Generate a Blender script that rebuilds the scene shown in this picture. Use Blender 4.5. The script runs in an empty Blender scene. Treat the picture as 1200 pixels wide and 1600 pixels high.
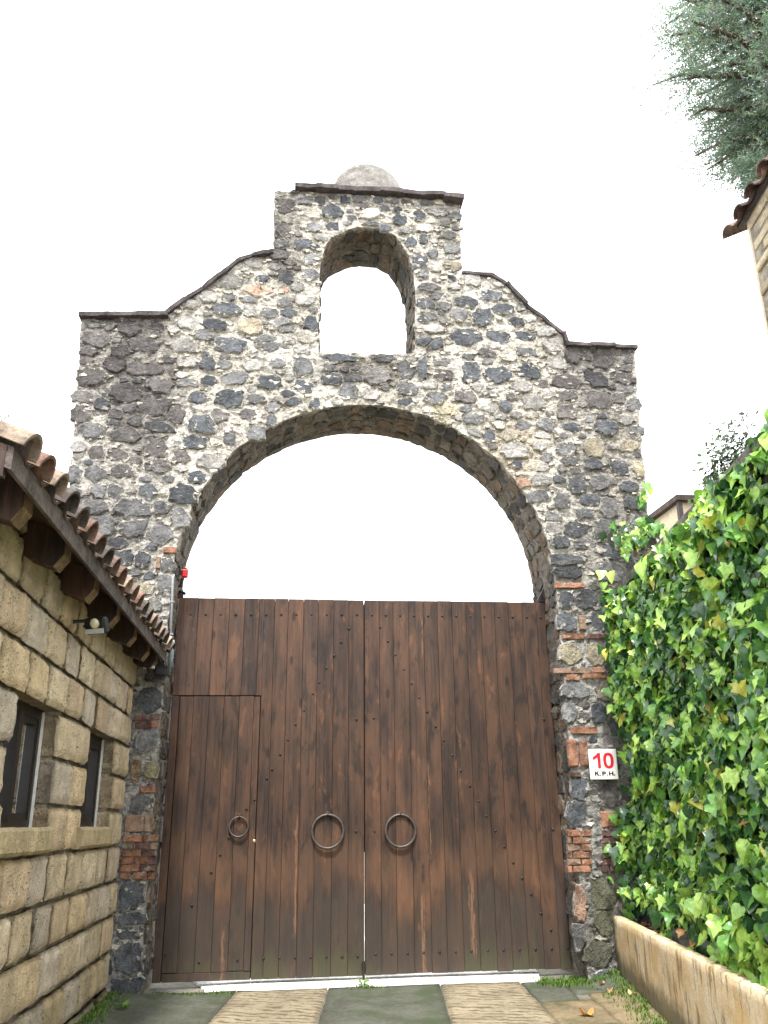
import bpy, bmesh, math, random
import numpy as np
from mathutils import Vector, Matrix, noise
from mathutils.geometry import delaunay_2d_cdt
random.seed(7)
R = math.radians
scn = bpy.context.scene
COL = scn.collection

# ------------------------------------------------------------------ camera
FPX, TH, PS, RO = 1270.44, .32310, .11300, -.01040
CAM = Vector((-.5111, -7.3055, 1.55))
_f = Vector((math.sin(PS)*math.cos(TH), math.cos(PS)*math.cos(TH), math.sin(TH)))
_r = Vector((math.cos(PS), -math.sin(PS), 0)); _u = _r.cross(_f)
RGT = _r*math.cos(RO)+_u*math.sin(RO); UPV = -_r*math.sin(RO)+_u*math.cos(RO); FWD = _f
cam = bpy.data.cameras.new('camera'); camo = bpy.data.objects.new('camera', cam); COL.objects.link(camo)
m = Matrix((RGT, UPV, -FWD)).transposed().to_4x4(); m.translation = CAM
camo.matrix_world = m
cam.sensor_fit = 'HORIZONTAL'; cam.sensor_width = 36; cam.lens = 36*FPX/1200
cam.clip_start = .05; cam.clip_end = 2000
scn.camera = camo
scn.render.resolution_x = 768; scn.render.resolution_y = 1024

# ------------------------------------------------------------------ sky, sun, exposure
SUN = Vector((-.06, -.45, .88)).normalized()       # towards the sun
w = bpy.data.worlds.new('World'); scn.world = w; w.use_nodes = True
nt = w.node_tree; nt.nodes.clear()
sky = nt.nodes.new('ShaderNodeTexSky'); sky.sky_type = 'NISHITA'; sky.sun_disc = False
sky.sun_elevation = math.asin(SUN.z); sky.sun_rotation = math.atan2(SUN.x, SUN.y)
sky.air_density = 1.0; sky.dust_density = 4.0; sky.ozone_density = 1.0
hs = nt.nodes.new('ShaderNodeHueSaturation'); hs.inputs['Saturation'].default_value = .22
mx = nt.nodes.new('ShaderNodeMix'); mx.data_type = 'RGBA'; mx.inputs[0].default_value = .75
mx.inputs[7].default_value = (11.5, 11.6, 11.9, 1)     # thin bright cloud cover over the whole sky
bg = nt.nodes.new('ShaderNodeBackground'); bg.inputs[1].default_value = .12
wo = nt.nodes.new('ShaderNodeOutputWorld')
nt.links.new(sky.outputs[0], hs.inputs['Color']); nt.links.new(hs.outputs[0], mx.inputs[6])
nt.links.new(mx.outputs[2], bg.inputs[0]); nt.links.new(bg.outputs[0], wo.inputs[0])
sl = bpy.data.lights.new('sun', 'SUN'); sl.energy = 2.2; sl.angle = R(5); sl.color = (1, .96, .88)
so = bpy.data.objects.new('sun', sl); COL.objects.link(so)
so.rotation_euler = (-SUN).to_track_quat('-Z', 'Y').to_euler()
vs = scn.view_settings; vs.view_transform = 'Standard'; vs.look = 'None'; vs.gamma = 1; vs.use_curve_mapping = False
vs.exposure = 1.6
scn.cycles.max_bounces = 5; scn.cycles.diffuse_bounces = 3; scn.cycles.glossy_bounces = 2; scn.cycles.transparent_max_bounces = 6; scn.cycles.transmission_bounces = 2

# ------------------------------------------------------------------ measuring helpers (photo pixel <-> point on a known plane)
def ray(px, py): return FWD+RGT*((px-600)/FPX)-UPV*((py-800)/FPX)
def at(px, py, P, N):
    d = ray(px, py); P = Vector(P); N = Vector(N)
    return CAM+d*(((P-CAM).dot(N))/d.dot(N))
def atY(px, py, y=0.): return at(px, py, (0, y, 0), (0, 1, 0))
def atX(px, py, x): return at(px, py, (x, 0, 0), (1, 0, 0))
def pix(v):
    d = Vector(v)-CAM; k = d.dot(FWD)
    return 600+FPX*d.dot(RGT)/k, 800-FPX*d.dot(UPV)/k
SLOPE = .043
def sstep(a, b, x):
    t = min(1, max(0, (x-a)/(b-a))); return t*t*(3-2*t)
def ground_z(x, y):
    z = -SLOPE*min(y, .12) if y > -60 else SLOPE*60
    k = sstep(.3, -.1, y)
    return z+k*(.05*sstep(-1.25, -1.75, x)+.085*sstep(1.9, 2.25, x))
def fbm(x, y, z=0, o=3): return noise.fractal(Vector((x, y, z)), 1.0, 2.0, o)

# ------------------------------------------------------------------ object helpers
def new(name, verts, faces, mat=None, parent=None, smooth=False, cols=None, loc=None, color=None):
    if loc is not None:
        L = Vector(loc); verts = [Vector(v)-L for v in verts]
    me = bpy.data.meshes.new(name); me.from_pydata([tuple(v) for v in verts], [], faces); me.update()
    if cols is not None:
        a = me.color_attributes.new('Col', 'FLOAT_COLOR', 'POINT')
        a.data.foreach_set('color', np.array([(c[0], c[1], c[2], c[3] if len(c) > 3 else 1) for c in cols], dtype=np.float32).ravel())
    return link(name, me, mat, parent, smooth, loc, color)
def link(name, me, mat=None, parent=None, smooth=False, loc=None, color=None):
    o = bpy.data.objects.new(name, me); COL.objects.link(o)
    if mat and not me.materials: me.materials.append(mat)
    if smooth: me.polygons.foreach_set('use_smooth', [True]*len(me.polygons))
    if loc is not None: o.location = loc
    if parent:
        o.parent = parent
        o.matrix_parent_inverse = pinv(parent)
    if color is not None: o.color = (color[0], color[1], color[2], 1)
    return o
def pinv(p):
    M = Matrix.Identity(4); q = p
    while q is not None:
        M = q.matrix_parent_inverse @ q.matrix_basis @ M if q is p else q.matrix_parent_inverse @ q.matrix_basis @ M
        q = q.parent
    return M.inverted()
def thing(name, label, cat, loc=(0, 0, 0), group=None):
    o = bpy.data.objects.new(name, None); COL.objects.link(o); o.location = loc; o.empty_display_size = .2
    return tag(o, label, cat, group)
def tag(o, label, cat, group=None):
    o['label'] = label; o['category'] = cat
    if group: o['group'] = group
    return o
class MB:
    def __init__(s): s.v = []; s.f = []; s.c = []
    def add(s, v, f, c=None):
        b = len(s.v); s.v += [Vector(x) for x in v]; s.f += [tuple(i+b for i in q) for q in f]
        if c is not None: s.c += [c]*len(v)
    def box(s, a, b, M=None, c=None, ch=0):
        x0, y0, z0 = a; x1, y1, z1 = b
        bm = bmesh.new(); bmesh.ops.create_cube(bm, size=1)
        for v in bm.verts: v.co = Vector(((x0+x1)/2+v.co.x*(x1-x0), (y0+y1)/2+v.co.y*(y1-y0), (z0+z1)/2+v.co.z*(z1-z0)))
        if ch: bmesh.ops.bevel(bm, geom=bm.edges[:], offset=ch, segments=1, affect='EDGES', profile=.5)
        bm.verts.index_update()
        s.add([(M @ v.co if M else v.co) for v in bm.verts], [[v.index for v in f.verts] for f in bm.faces], c); bm.free()
    def tube(s, pts, rad, n=8, c=None, cap=True):
        pts = [Vector(p) for p in pts]; rs = rad if isinstance(rad, (list, tuple)) else [rad]*len(pts)
        v = []; f = []; a = None
        for i, p in enumerate(pts):
            t = (pts[min(i+1, len(pts)-1)]-pts[max(i-1, 0)]).normalized()
            if a is None: a = t.orthogonal().normalized()
            a = (a-t*a.dot(t)).normalized(); b = t.cross(a)
            v += [p+(a*math.cos(2*math.pi*k/n)+b*math.sin(2*math.pi*k/n))*rs[i] for k in range(n)]
        for i in range(len(pts)-1):
            for k in range(n):
                q = (k+1) % n; f.append((i*n+k, i*n+q, (i+1)*n+q, (i+1)*n+k))
        if cap: f.append(tuple(range(n-1, -1, -1))); f.append(tuple((len(pts)-1)*n+k for k in range(n)))
        s.add(v, f, c)
    def torus(s, cen, ax1, ax2, Rr, r, n=28, k=8):
        cen = Vector(cen); ax1 = Vector(ax1).normalized(); ax2 = Vector(ax2).normalized(); ax3 = ax1.cross(ax2)
        v = []; f = []
        for i in range(n):
            a = 2*math.pi*i/n; d = ax1*math.cos(a)+ax2*math.sin(a)
            for j in range(k):
                b = 2*math.pi*j/k; v.append(cen+d*(Rr+r*math.cos(b))+ax3*(r*math.sin(b)))
        for i in range(n):
            for j in range(k): f.append((i*k+j, ((i+1) % n)*k+j, ((i+1) % n)*k+(j+1) % k, i*k+(j+1) % k))
        s.add(v, f)
    def dome(s, cen, rx, ry, rz, n=12, m=6, c=None, M=None, jit=0, pw=1.):
        cen = Vector(cen); v = []; f = []
        for i in range(m):
            t = math.pi/2*i/m
            for k in range(n):
                a = 2*math.pi*k/n; ct = math.cos(t)**pw; q = Vector((rx*ct*math.cos(a), ry*ct*math.sin(a), rz*math.sin(t)))
                if jit: q *= 1+jit*fbm(q.x*9, q.y*9, q.z*9)
                v.append(cen+(M @ q if M else q))
        q = Vector((0, 0, rz)); v.append(cen+(M @ q if M else q))
        for i in range(m-1):
            for k in range(n): f.append((i*n+k, i*n+(k+1) % n, (i+1)*n+(k+1) % n, (i+1)*n+k))
        for k in range(n): f.append(((m-1)*n+k, (m-1)*n+(k+1) % n, m*n))
        f.append(tuple(range(n-1, -1, -1)))
        s.add(v, f, c)
    def build(s, name, mat, parent=None, smooth=False, loc=None, color=None):
        return new(name, s.v, s.f, mat, parent, smooth, s.c if s.c else None, loc, color)

# ------------------------------------------------------------------ materials
class NT:
    def __init__(s, name):
        s.m = bpy.data.materials.new(name); s.m.use_nodes = True; s.t = s.m.node_tree; s.t.nodes.clear()
        s.out = s.t.nodes.new('ShaderNodeOutputMaterial'); s.b = s.t.nodes.new('ShaderNodeBsdfPrincipled')
        s.t.links.new(s.b.outputs[0], s.out.inputs[0]); s.g = s.t.nodes.new('ShaderNodeNewGeometry'); s.pos = s.g.outputs['Position']
    def n(s, t, **k):
        x = s.t.nodes.new(t)
        for a, b in k.items(): setattr(x, a, b)
        return x
    def L(s, a, b):
        if isinstance(a, (int, float)): b.default_value = a
        elif isinstance(a, (tuple, list)): b.default_value = tuple(a) if len(a) == len(b.default_value) else tuple(a)+(1,)
        else: s.t.links.new(a, b)
    def math(s, op, a, b=0., c=None):
        x = s.n('ShaderNodeMath', operation=op); s.L(a, x.inputs[0]); s.L(b, x.inputs[1])
        if c is not None: s.L(c, x.inputs[2])
        return x.outputs[0]
    def ramp(s, a, lo, hi, o0=0., o1=1., smooth=True):
        x = s.n('ShaderNodeMapRange', interpolation_type='SMOOTHSTEP' if smooth else 'LINEAR')
        s.L(a, x.inputs[0]); s.L(lo, x.inputs[1]); s.L(hi, x.inputs[2]); s.L(o0, x.inputs[3]); s.L(o1, x.inputs[4]); return x.outputs[0]
    def mix(s, f, a, b, mode='MIX'):
        x = s.n('ShaderNodeMix', data_type='RGBA', blend_type=mode); s.L(f, x.inputs[0]); s.L(a, x.inputs[6]); s.L(b, x.inputs[7]); return x.outputs[2]
    def scale(s, v, k):
        x = s.n('ShaderNodeVectorMath', operation='MULTIPLY'); s.L(v, x.inputs[0]); s.L(k, x.inputs[1]); return x.outputs[0]
    def addv(s, v, k):
        x = s.n('ShaderNodeVectorMath', operation='ADD'); s.L(v, x.inputs[0]); s.L(k, x.inputs[1]); return x.outputs[0]
    def noise(s, sc, det=4, vec=None, rough=.55, dist=0):
        x = s.n('ShaderNodeTexNoise'); s.L(vec if vec is not None else s.pos, x.inputs['Vector'])
        x.inputs['Scale'].default_value = sc; x.inputs['Detail'].default_value = det; x.inputs['Roughness'].default_value = rough
        x.inputs['Distortion'].default_value = dist; return x.outputs[0]
    def vor(s, sc, vec=None, feature='F1', rnd=1.):
        x = s.n('ShaderNodeTexVoronoi', feature=feature); s.L(vec if vec is not None else s.pos, x.inputs['Vector'])
        x.inputs['Scale'].default_value = sc; x.inputs['Randomness'].default_value = rnd; return x.outputs['Distance']
    def sep(s, v):
        x = s.n('ShaderNodeSeparateXYZ'); s.L(v, x.inputs[0]); return x.outputs
    def bump(s, h, st, d):
        x = s.n('ShaderNodeBump'); x.inputs['Strength'].default_value = st; x.inputs['Distance'].default_value = d
        s.L(h, x.inputs['Height']); s.t.links.new(x.outputs[0], s.b.inputs['Normal'])
    def objcol(s): return s.n('ShaderNodeObjectInfo').outputs['Color']
    def objrnd(s): return s.n('ShaderNodeObjectInfo').outputs['Random']
    def attr(s):
        x = s.n('ShaderNodeAttribute', attribute_name='Col'); return x.outputs['Color']
    def done(s, col, rough=.9, spec=.3, metal=0.):
        s.L(col, s.b.inputs['Base Color']); s.L(rough, s.b.inputs['Roughness']); s.L(metal, s.b.inputs['Metallic'])
        s.L(spec, s.b.inputs['Specular IOR Level']); return s.m
def src(n, kind):
    return n.objcol() if kind == 'obj' else n.attr() if kind == 'attr' else kind
MORTAR = (.50, .46, .38)
def rocky(name, kind, var=.5, sc=7, pits=0., smear=0., bump=.8, bd=.02, rough=.93, moss=0., smearcol=MORTAR):
    n = NT(name); c = src(n, kind)
    a = n.noise(sc, 5, rough=.65); b = n.noise(sc*6, 4, rough=.7)
    k = n.math('ADD', n.ramp(a, .3, .7, 1-var, 1+var), n.ramp(b, .3, .7, -var*.6, var*.6))
    x = n.n('ShaderNodeVectorMath', operation='SCALE'); n.L(c, x.inputs[0]); n.L(k, x.inputs['Scale']); c = x.outputs[0]
    h = n.math('ADD', n.math('MULTIPLY', b, .6), n.noise(sc*18, 3, rough=.7))
    if pits:
        v = n.ramp(n.vor(46), .12, .3, 0, 1); gate = n.ramp(n.noise(9, 2), .45, .6)
        pv = n.math('MULTIPLY', n.math('SUBTRACT', 1., v), gate)
        c = n.mix(n.math('MULTIPLY', pv, pits), c, (.03, .03, .032)); h = n.math('SUBTRACT', h, n.math('MULTIPLY', pv, 1.2))
    if smear:
        s_ = n.ramp(n.noise(13, 5, rough=.7), .60-smear*.12, .68)
        c = n.mix(n.math('MULTIPLY', s_, .75), c, smearcol); h = n.math('ADD', h, n.math('MULTIPLY', s_, .5))
    if moss:
        g = n.ramp(n.noise(5, 5, rough=.7), .62-moss*.15, .72); c = n.mix(n.math('MULTIPLY', g, .8), c, (.07, .1, .025))
    n.bump(h, bump, bd); return n.done(c, rough, .2)

def mat_stone():
    """rubble stone: own colour in Col, edge closeness in Col alpha, local mortar colour in Mor; mortar laps raggedly over the rims"""
    n = NT('basalt_stone'); a_ = n.n('ShaderNodeAttribute', attribute_name='Col'); c = a_.outputs['Color']; ed = a_.outputs['Alpha']
    mo = n.n('ShaderNodeAttribute', attribute_name='Mor').outputs['Color']
    b = n.noise(34, 4, rough=.75); a = n.noise(7, 3, rough=.65)
    k = n.math('ADD', n.ramp(a, .3, .7, .66, 1.35), n.ramp(b, .3, .7, -.32, .36))
    x = n.n('ShaderNodeVectorMath', operation='SCALE'); n.L(c, x.inputs[0]); n.L(k, x.inputs['Scale']); c = x.outputs[0]
    q = n.math('ADD', n.math('ADD', n.math('MULTIPLY', b, .45), n.math('MULTIPLY', n.noise(11, 3, rough=.7), .75)), n.math('MULTIPLY', ed, .24))
    sm = n.ramp(q, .72, .83)
    mk = n.n('ShaderNodeVectorMath', operation='SCALE'); n.L(mo, mk.inputs[0]); n.L(n.ramp(b, .3, .7, .7, 1.15), mk.inputs['Scale'])
    c = n.mix(n.math('MULTIPLY', sm, .8), c, mk.outputs[0])
    n.bump(n.math('ADD', b, n.math('MULTIPLY', sm, .6)), 1., .03); return n.done(c, .93, .2)
M_STONE = mat_stone()
M_STONE_A = M_STONE
M_BRICK = rocky('fired_brick', 'obj', .45, 12, smear=.6, bump=1., bd=.02)
M_COPING = rocky('coping_slab', (.105, .092, .095), .5, 6, bump=.9, bd=.02)
M_BLOCK = rocky('tuff_block', 'obj', .22, 6, pits=.55, bump=1., bd=.018)
M_JOINT = rocky('block_joint_mortar', (.34, .30, .24), .4, 5, bump=.9, bd=.02)
M_PLASTER = rocky('cream_plaster', (.62, .53, .38), .15, 3, bump=.4, bd=.008)
M_TILE = rocky('clay_roof_tile', 'obj', .45, 8, bump=.5, bd=.008)
M_SOIL = rocky('soil', (.05, .035, .024), .6, 9, bump=1., bd=.04)
M_ROCK = rocky('garden_stone', (.13, .13, .10), .5, 6, bump=1., bd=.02, moss=.6)

def mat_mortar():
    n = NT('lime_mortar'); c = n.attr()
    a = n.noise(5, 6, rough=.7); b = n.noise(28, 5, rough=.75); d = n.noise(75, 3, rough=.7)
    k = n.math('ADD', n.ramp(a, .3, .7, .72, 1.2), n.ramp(b, .32, .68, -.42, .30))
    x = n.n('ShaderNodeVectorMath', operation='SCALE'); n.L(c, x.inputs[0]); n.L(k, x.inputs['Scale']); c = x.outputs[0]
    wv = n.addv(n.scale(n.pos, (1, 1, 1.9)), (0, 0, 0))
    dn = n.n('ShaderNodeTexNoise'); n.L(wv, dn.inputs['Vector']); dn.inputs['Scale'].default_value = 14; dn.inputs['Detail'].default_value = 4
    rid = n.math('ABSOLUTE', n.math('SUBTRACT', dn.outputs[0], .5)); crack = n.ramp(rid, .0, .035, 1, 0)
    gate = n.ramp(n.noise(6, 3), .42, .62)
    cr = n.math('MULTIPLY', crack, gate); c = n.mix(n.math('MULTIPLY', cr, .7), c, (.085, .078, .07))
    patch = n.ramp(n.noise(10, 5, rough=.78), .50, .62); c = n.mix(n.math('MULTIPLY', patch, .72), c, n.mix(.75, c, (.20, .198, .195)))
    h = n.math('SUBTRACT', n.math('ADD', n.math('MULTIPLY', b, 1.2), n.math('MULTIPLY', d, .5)), n.math('MULTIPLY', cr, .5))
    n.bump(h, 1., .035); return n.done(c, .95, .15)
M_MORTAR = mat_mortar()

def mat_wood(name='weathered_gate_wood', dark=1., worn=True):
    n = NT(name); r = n.objrnd(); cb = n.n('ShaderNodeCombineXYZ')
    n.L(n.math('MULTIPLY', r, 37.), cb.inputs[0]); n.L(n.math('MULTIPLY', r, 91.), cb.inputs[2])
    p = n.addv(n.pos, cb.outputs[0])
    g = n.noise(1., 6, n.scale(p, (42, 10, 1.6)), .65, .6); g2 = n.noise(1., 4, n.scale(p, (150, 30, 4)), .7)
    big = n.noise(1., 3, n.scale(p, (5, 5, 1.3)), .55)
    c = n.mix(n.ramp(g, .3, .7), (.020*dark, .0130*dark, .0108*dark), (.058*dark, .033*dark, .0235*dark))
    c = n.mix(n.ramp(big, .35, .68), c, n.mix(.5, c, (.125*dark, .062*dark, .034*dark)))
    c = n.mix(n.math('MULTIPLY', n.ramp(g2, .52, .7), .5), c, (.02*dark, .011*dark, .008*dark))
    x = n.n('ShaderNodeVectorMath', operation='SCALE'); n.L(c, x.inputs[0]); n.L(n.ramp(r, 0, 1, .84, 1.14, False), x.inputs['Scale']); c = x.outputs[0]
    sm = n.noise(1., 4, n.scale(p, (9, 4, 3.2)), .7, .4); c = n.mix(n.math('MULTIPLY', n.ramp(sm, .52, .66), .75), c, (.016*dark, .0125*dark, .011*dark)); c = n.mix(n.math('MULTIPLY', n.ramp(sm, .42, .30), .5), c, (.165*dark, .075*dark, .038*dark))
    kn = n.ramp(n.vor(1., n.scale(p, (6.5, 3, 2.6))), .07, .16, 1, 0)
    c = n.mix(n.math('MULTIPLY', kn, .75), c, (.014, .008, .007))
    if worn:
        s = n.sep(n.pos)
        # grey weathering with a ragged upper edge where rain splashes, bleached band above it
        zz = n.math('ADD', s[2], n.math('ADD', n.math('MULTIPLY', n.math('SUBTRACT', n.noise(1., 3, n.scale(p, (9, 3, 2)), .6), .5), .7), n.math('MULTIPLY', n.math('SUBTRACT', r, .5), .35)))
        c = n.mix(n.math('MULTIPLY', n.ramp(zz, .75, .42), .62), c, (.05, .041, .034))
        band = n.math('MULTIPLY', n.ramp(zz, .55, .78), n.ramp(zz, 1.12, .85)); c = n.mix(n.math('MULTIPLY', band, .30), c, (.17, .092, .052))
        c = n.mix(n.math('MULTIPLY', n.ramp(zz, .16, -.04), .42), c, (.06, .068, .03))
        for x0, wd, z0, z1 in SCARS:
            nx = n.math('ADD', s[0], n.math('MULTIPLY', n.math('SUBTRACT', n.noise(1., 4, n.scale(n.pos, (20, 3, 5)), .7), .5), .075))
            mk = n.math('MULTIPLY', n.ramp(n.math('ABSOLUTE', n.math('SUBTRACT', nx, x0)), wd, wd*.4), n.math('MULTIPLY', n.ramp(zz, z0-.1, z0), n.ramp(zz, z1+.1, z1)))
            c = n.mix(n.math('MULTIPLY', n.math('MULTIPLY', mk, n.ramp(n.noise(1., 4, n.scale(n.pos, (70, 3, 7)), .7), .38, .58)), .6), c, (.24, .13, .073))
    h = n.math('SUBTRACT', n.math('ADD', g, n.math('MULTIPLY', g2, .5)), n.math('MULTIPLY', kn, .4))
    n.bump(h, .55, .006); return n.done(c, n.ramp(g, .3, .7, .72, .5), .3)
def gx(px, py): return atY(px, py, .36).x
def gz(px, py): return atY(px, py, .36).z
SCARS = [(gx(661, 1430), .022, gz(661, 1490), gz(661, 1375)), (gx(738, 1430), .03, gz(738, 1500), gz(738, 1385)), (gx(462, 1370), .012, gz(462, 1450), gz(462, 1290)),
         (gx(347, 1500), .018, gz(347, 1515), gz(347, 1487)), (gx(659, 955), .012, gz(659, 990), gz(659, 942)), (gx(668, 1180), .010, gz(668, 1320), gz(668, 1190))]
M_WOOD = mat_wood()
M_EAVE = mat_wood('dark_eave_timber', .75, False)
M_LIT_END = rocky('lit_cut_timber_end', (.20, .14, .085), .4, 14, bump=.4, bd=.006)  # outward rafter ends paler: the light on them put into the colour
M_FASCIA = rocky('grey_fascia_board', (.105, .088, .08), .4, 9, bump=.4, bd=.006)

def plain(name, col, rough=.5, metal=0., spec=.4, nv=.2, sc=30, bump=.15):
    n = NT(name); k = n.ramp(n.noise(sc, 4), .3, .7, 1-nv, 1+nv)
    x = n.n('ShaderNodeVectorMath', operation='SCALE'); n.L(col, x.inputs[0]); n.L(k, x.inputs['Scale'])
    n.bump(n.noise(sc*3, 3), bump, .003); return n.done(x.outputs[0], rough, spec, metal)
M_IRON = plain('dark_iron', (.045, .036, .033), .55, .6)
M_RING = plain('worn_iron_ring', (.085, .07, .063), .5, .5)
M_BRASS = plain('brass', (.75, .6, .32), .3, .9)
M_BLACK = plain('black_plastic', (.014, .015, .018), .4)
M_WHITEPL = plain('white_plastic', (.62, .62, .60), .45, nv=.08)
M_CREAMPL = plain('yellowed_lens', (.66, .64, .44), .3, nv=.1)
M_GREYPVC = plain('grey_conduit', (.19, .205, .22), .4, nv=.15)
M_RED = plain('red_plastic', (.75, .02, .025), .35, nv=.08)
M_FRAME = plain('dark_window_frame', (.017, .014, .013), .45)
M_SIGNW = plain('white_sign_enamel', (.80, .79, .77), .35, nv=.04)
M_SIGNR = plain('red_sign_paint', (.55, .02, .035), .4, nv=.05)
M_SIGNK = plain('black_sign_paint', (.015, .015, .017), .4, nv=.05)
M_DARK = plain('dark_interior', (.03, .026, .022), .9)
M_BARK = rocky('tree_bark', (.12, .09, .065), .5, 8, bump=1., bd=.02)
def mat_glass():
    n = NT('window_glass'); gl = n.n('ShaderNodeBsdfGlossy'); gl.inputs['Roughness'].default_value = .02; gl.inputs[0].default_value = (.9, .93, .95, 1)
    tr = n.n('ShaderNodeBsdfTransparent'); tr.inputs[0].default_value = (.45, .47, .47, 1)
    fr = n.n('ShaderNodeFresnel'); fr.inputs[0].default_value = 1.6
    mxs = n.n('ShaderNodeMixShader'); n.L(n.math('ADD', fr.outputs[0], .10), mxs.inputs[0]); n.t.links.new(tr.outputs[0], mxs.inputs[1]); n.t.links.new(gl.outputs[0], mxs.inputs[2])
    n.t.links.new(mxs.outputs[0], n.out.inputs[0]); return n.m
M_GLASS = mat_glass()
def mat_leaf(name, kind, rough=.38, trans=.35, spec=.5):
    n = NT(name); c = src(n, kind); k = n.ramp(n.noise(35, 3), .3, .7, .78, 1.22)
    x = n.n('ShaderNodeVectorMath', operation='SCALE'); n.L(c, x.inputs[0]); n.L(k, x.inputs['Scale']); c = x.outputs[0]
    n.done(c, rough, spec); n.bump(n.noise(60, 2), .25, .006)
    tl = n.n('ShaderNodeBsdfTranslucent'); n.L(n.mix(.5, c, (.25, .38, .04), 'MULTIPLY') if False else c, tl.inputs[0])
    mxs = n.n('ShaderNodeMixShader'); mxs.inputs[0].default_value = trans
    n.t.links.new(n.b.outputs[0], mxs.inputs[1]); n.t.links.new(tl.outputs[0], mxs.inputs[2]); n.t.links.new(mxs.outputs[0], n.out.inputs[0]); return n.m
M_LEAF = mat_leaf('ivy_leaf', 'obj', .27, .30, .6); M_LEAF_A = mat_leaf('ivy_leaf_mass', 'attr', .27, .30, .6); M_NEEDLE = mat_leaf('tree_leaf', 'attr', .6, .3, .25)
def mat_concrete(name, base, mossy, streak=False):
    n = NT(name); a = n.noise(3, 5, rough=.65); b = n.noise(30, 4, rough=.7)
    k = n.math('ADD', n.ramp(a, .3, .7, .75, 1.2), n.ramp(b, .3, .7, -.2, .2))
    x = n.n('ShaderNodeVectorMath', operation='SCALE'); n.L(base, x.inputs[0]); n.L(k, x.inputs['Scale']); c = x.outputs[0]; h = b
    if streak:      # raked grooves, oblique to the drive
        v = n.scale(n.pos, (1, 1, 1)); s = n.sep(v)
        q = n.math('ADD', n.math('MULTIPLY', s[0], 9.), n.math('MULTIPLY', s[1], 24.)); q = n.math('ADD', q, n.math('MULTIPLY', n.noise(7, 4), 4.))
        gv = n.ramp(n.math('SINE', n.math('MULTIPLY', q, 2.6)), .2, .9); gv = n.math('MULTIPLY', gv, n.ramp(n.noise(9, 4), .38, .55))
        c = n.mix(n.math('MULTIPLY', gv, .85), c, (.085, .07, .045)); h = n.math('SUBTRACT', h, n.math('MULTIPLY', gv, 1.))
    g = n.ramp(n.noise(2.3, 6, rough=.7), .64-mossy*.25, .70-mossy*.1); c = n.mix(n.math('MULTIPLY', g, .75), c, (.045, .062, .028))
    g2 = n.ramp(n.noise(6, 6, rough=.75), .66-mossy*.06, .74); c = n.mix(n.math('MULTIPLY', g2, .7), c, (.06, .11, .02))
    n.bump(h, .7, .012); return n.done(c, .85, .25)
M_SLAB_D = mat_concrete('mossy_dark_slab', (.082, .086, .068), .66)
M_SLAB_L = mat_concrete('raked_tan_concrete', (.245, .205, .14), .08, True)
M_SLAB_R = mat_concrete('damp_brown_slab', (.19, .15, .09), .55)
M_GROUND = mat_concrete('ground_concrete', (.17, .16, .13), .5)
M_THRESH = mat_concrete('sunlit_pale_threshold', (.74, .73, .69), .10)  # light concrete, with the sun on the ground put into its colour
def mat_planter():
    n = NT('stained_ochre_concrete'); s = n.sep(n.pos); a = n.noise(4, 5, rough=.65)
    c = n.mix(n.ramp(a, .35, .65), (.56, .40, .20), (.66, .55, .38))
    st = n.noise(1., 5, n.scale(n.pos, (13, 13, 2.2)), .7); c = n.mix(n.math('MULTIPLY', n.ramp(st, .52, .62), .7), c, (.11, .085, .055))
    st2 = n.noise(1., 4, n.scale(n.pos, (30, 30, 3)), .6); c = n.mix(n.math('MULTIPLY', n.ramp(st2, .58, .7), .45), c, (.66, .60, .5))
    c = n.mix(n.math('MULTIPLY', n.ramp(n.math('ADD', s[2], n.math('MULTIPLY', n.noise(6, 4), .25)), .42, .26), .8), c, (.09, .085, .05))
    n.bump(n.noise(30, 5, rough=.7), .7, .012); return n.done(c, .85, .25)
M_PLANTER = mat_planter()

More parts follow.
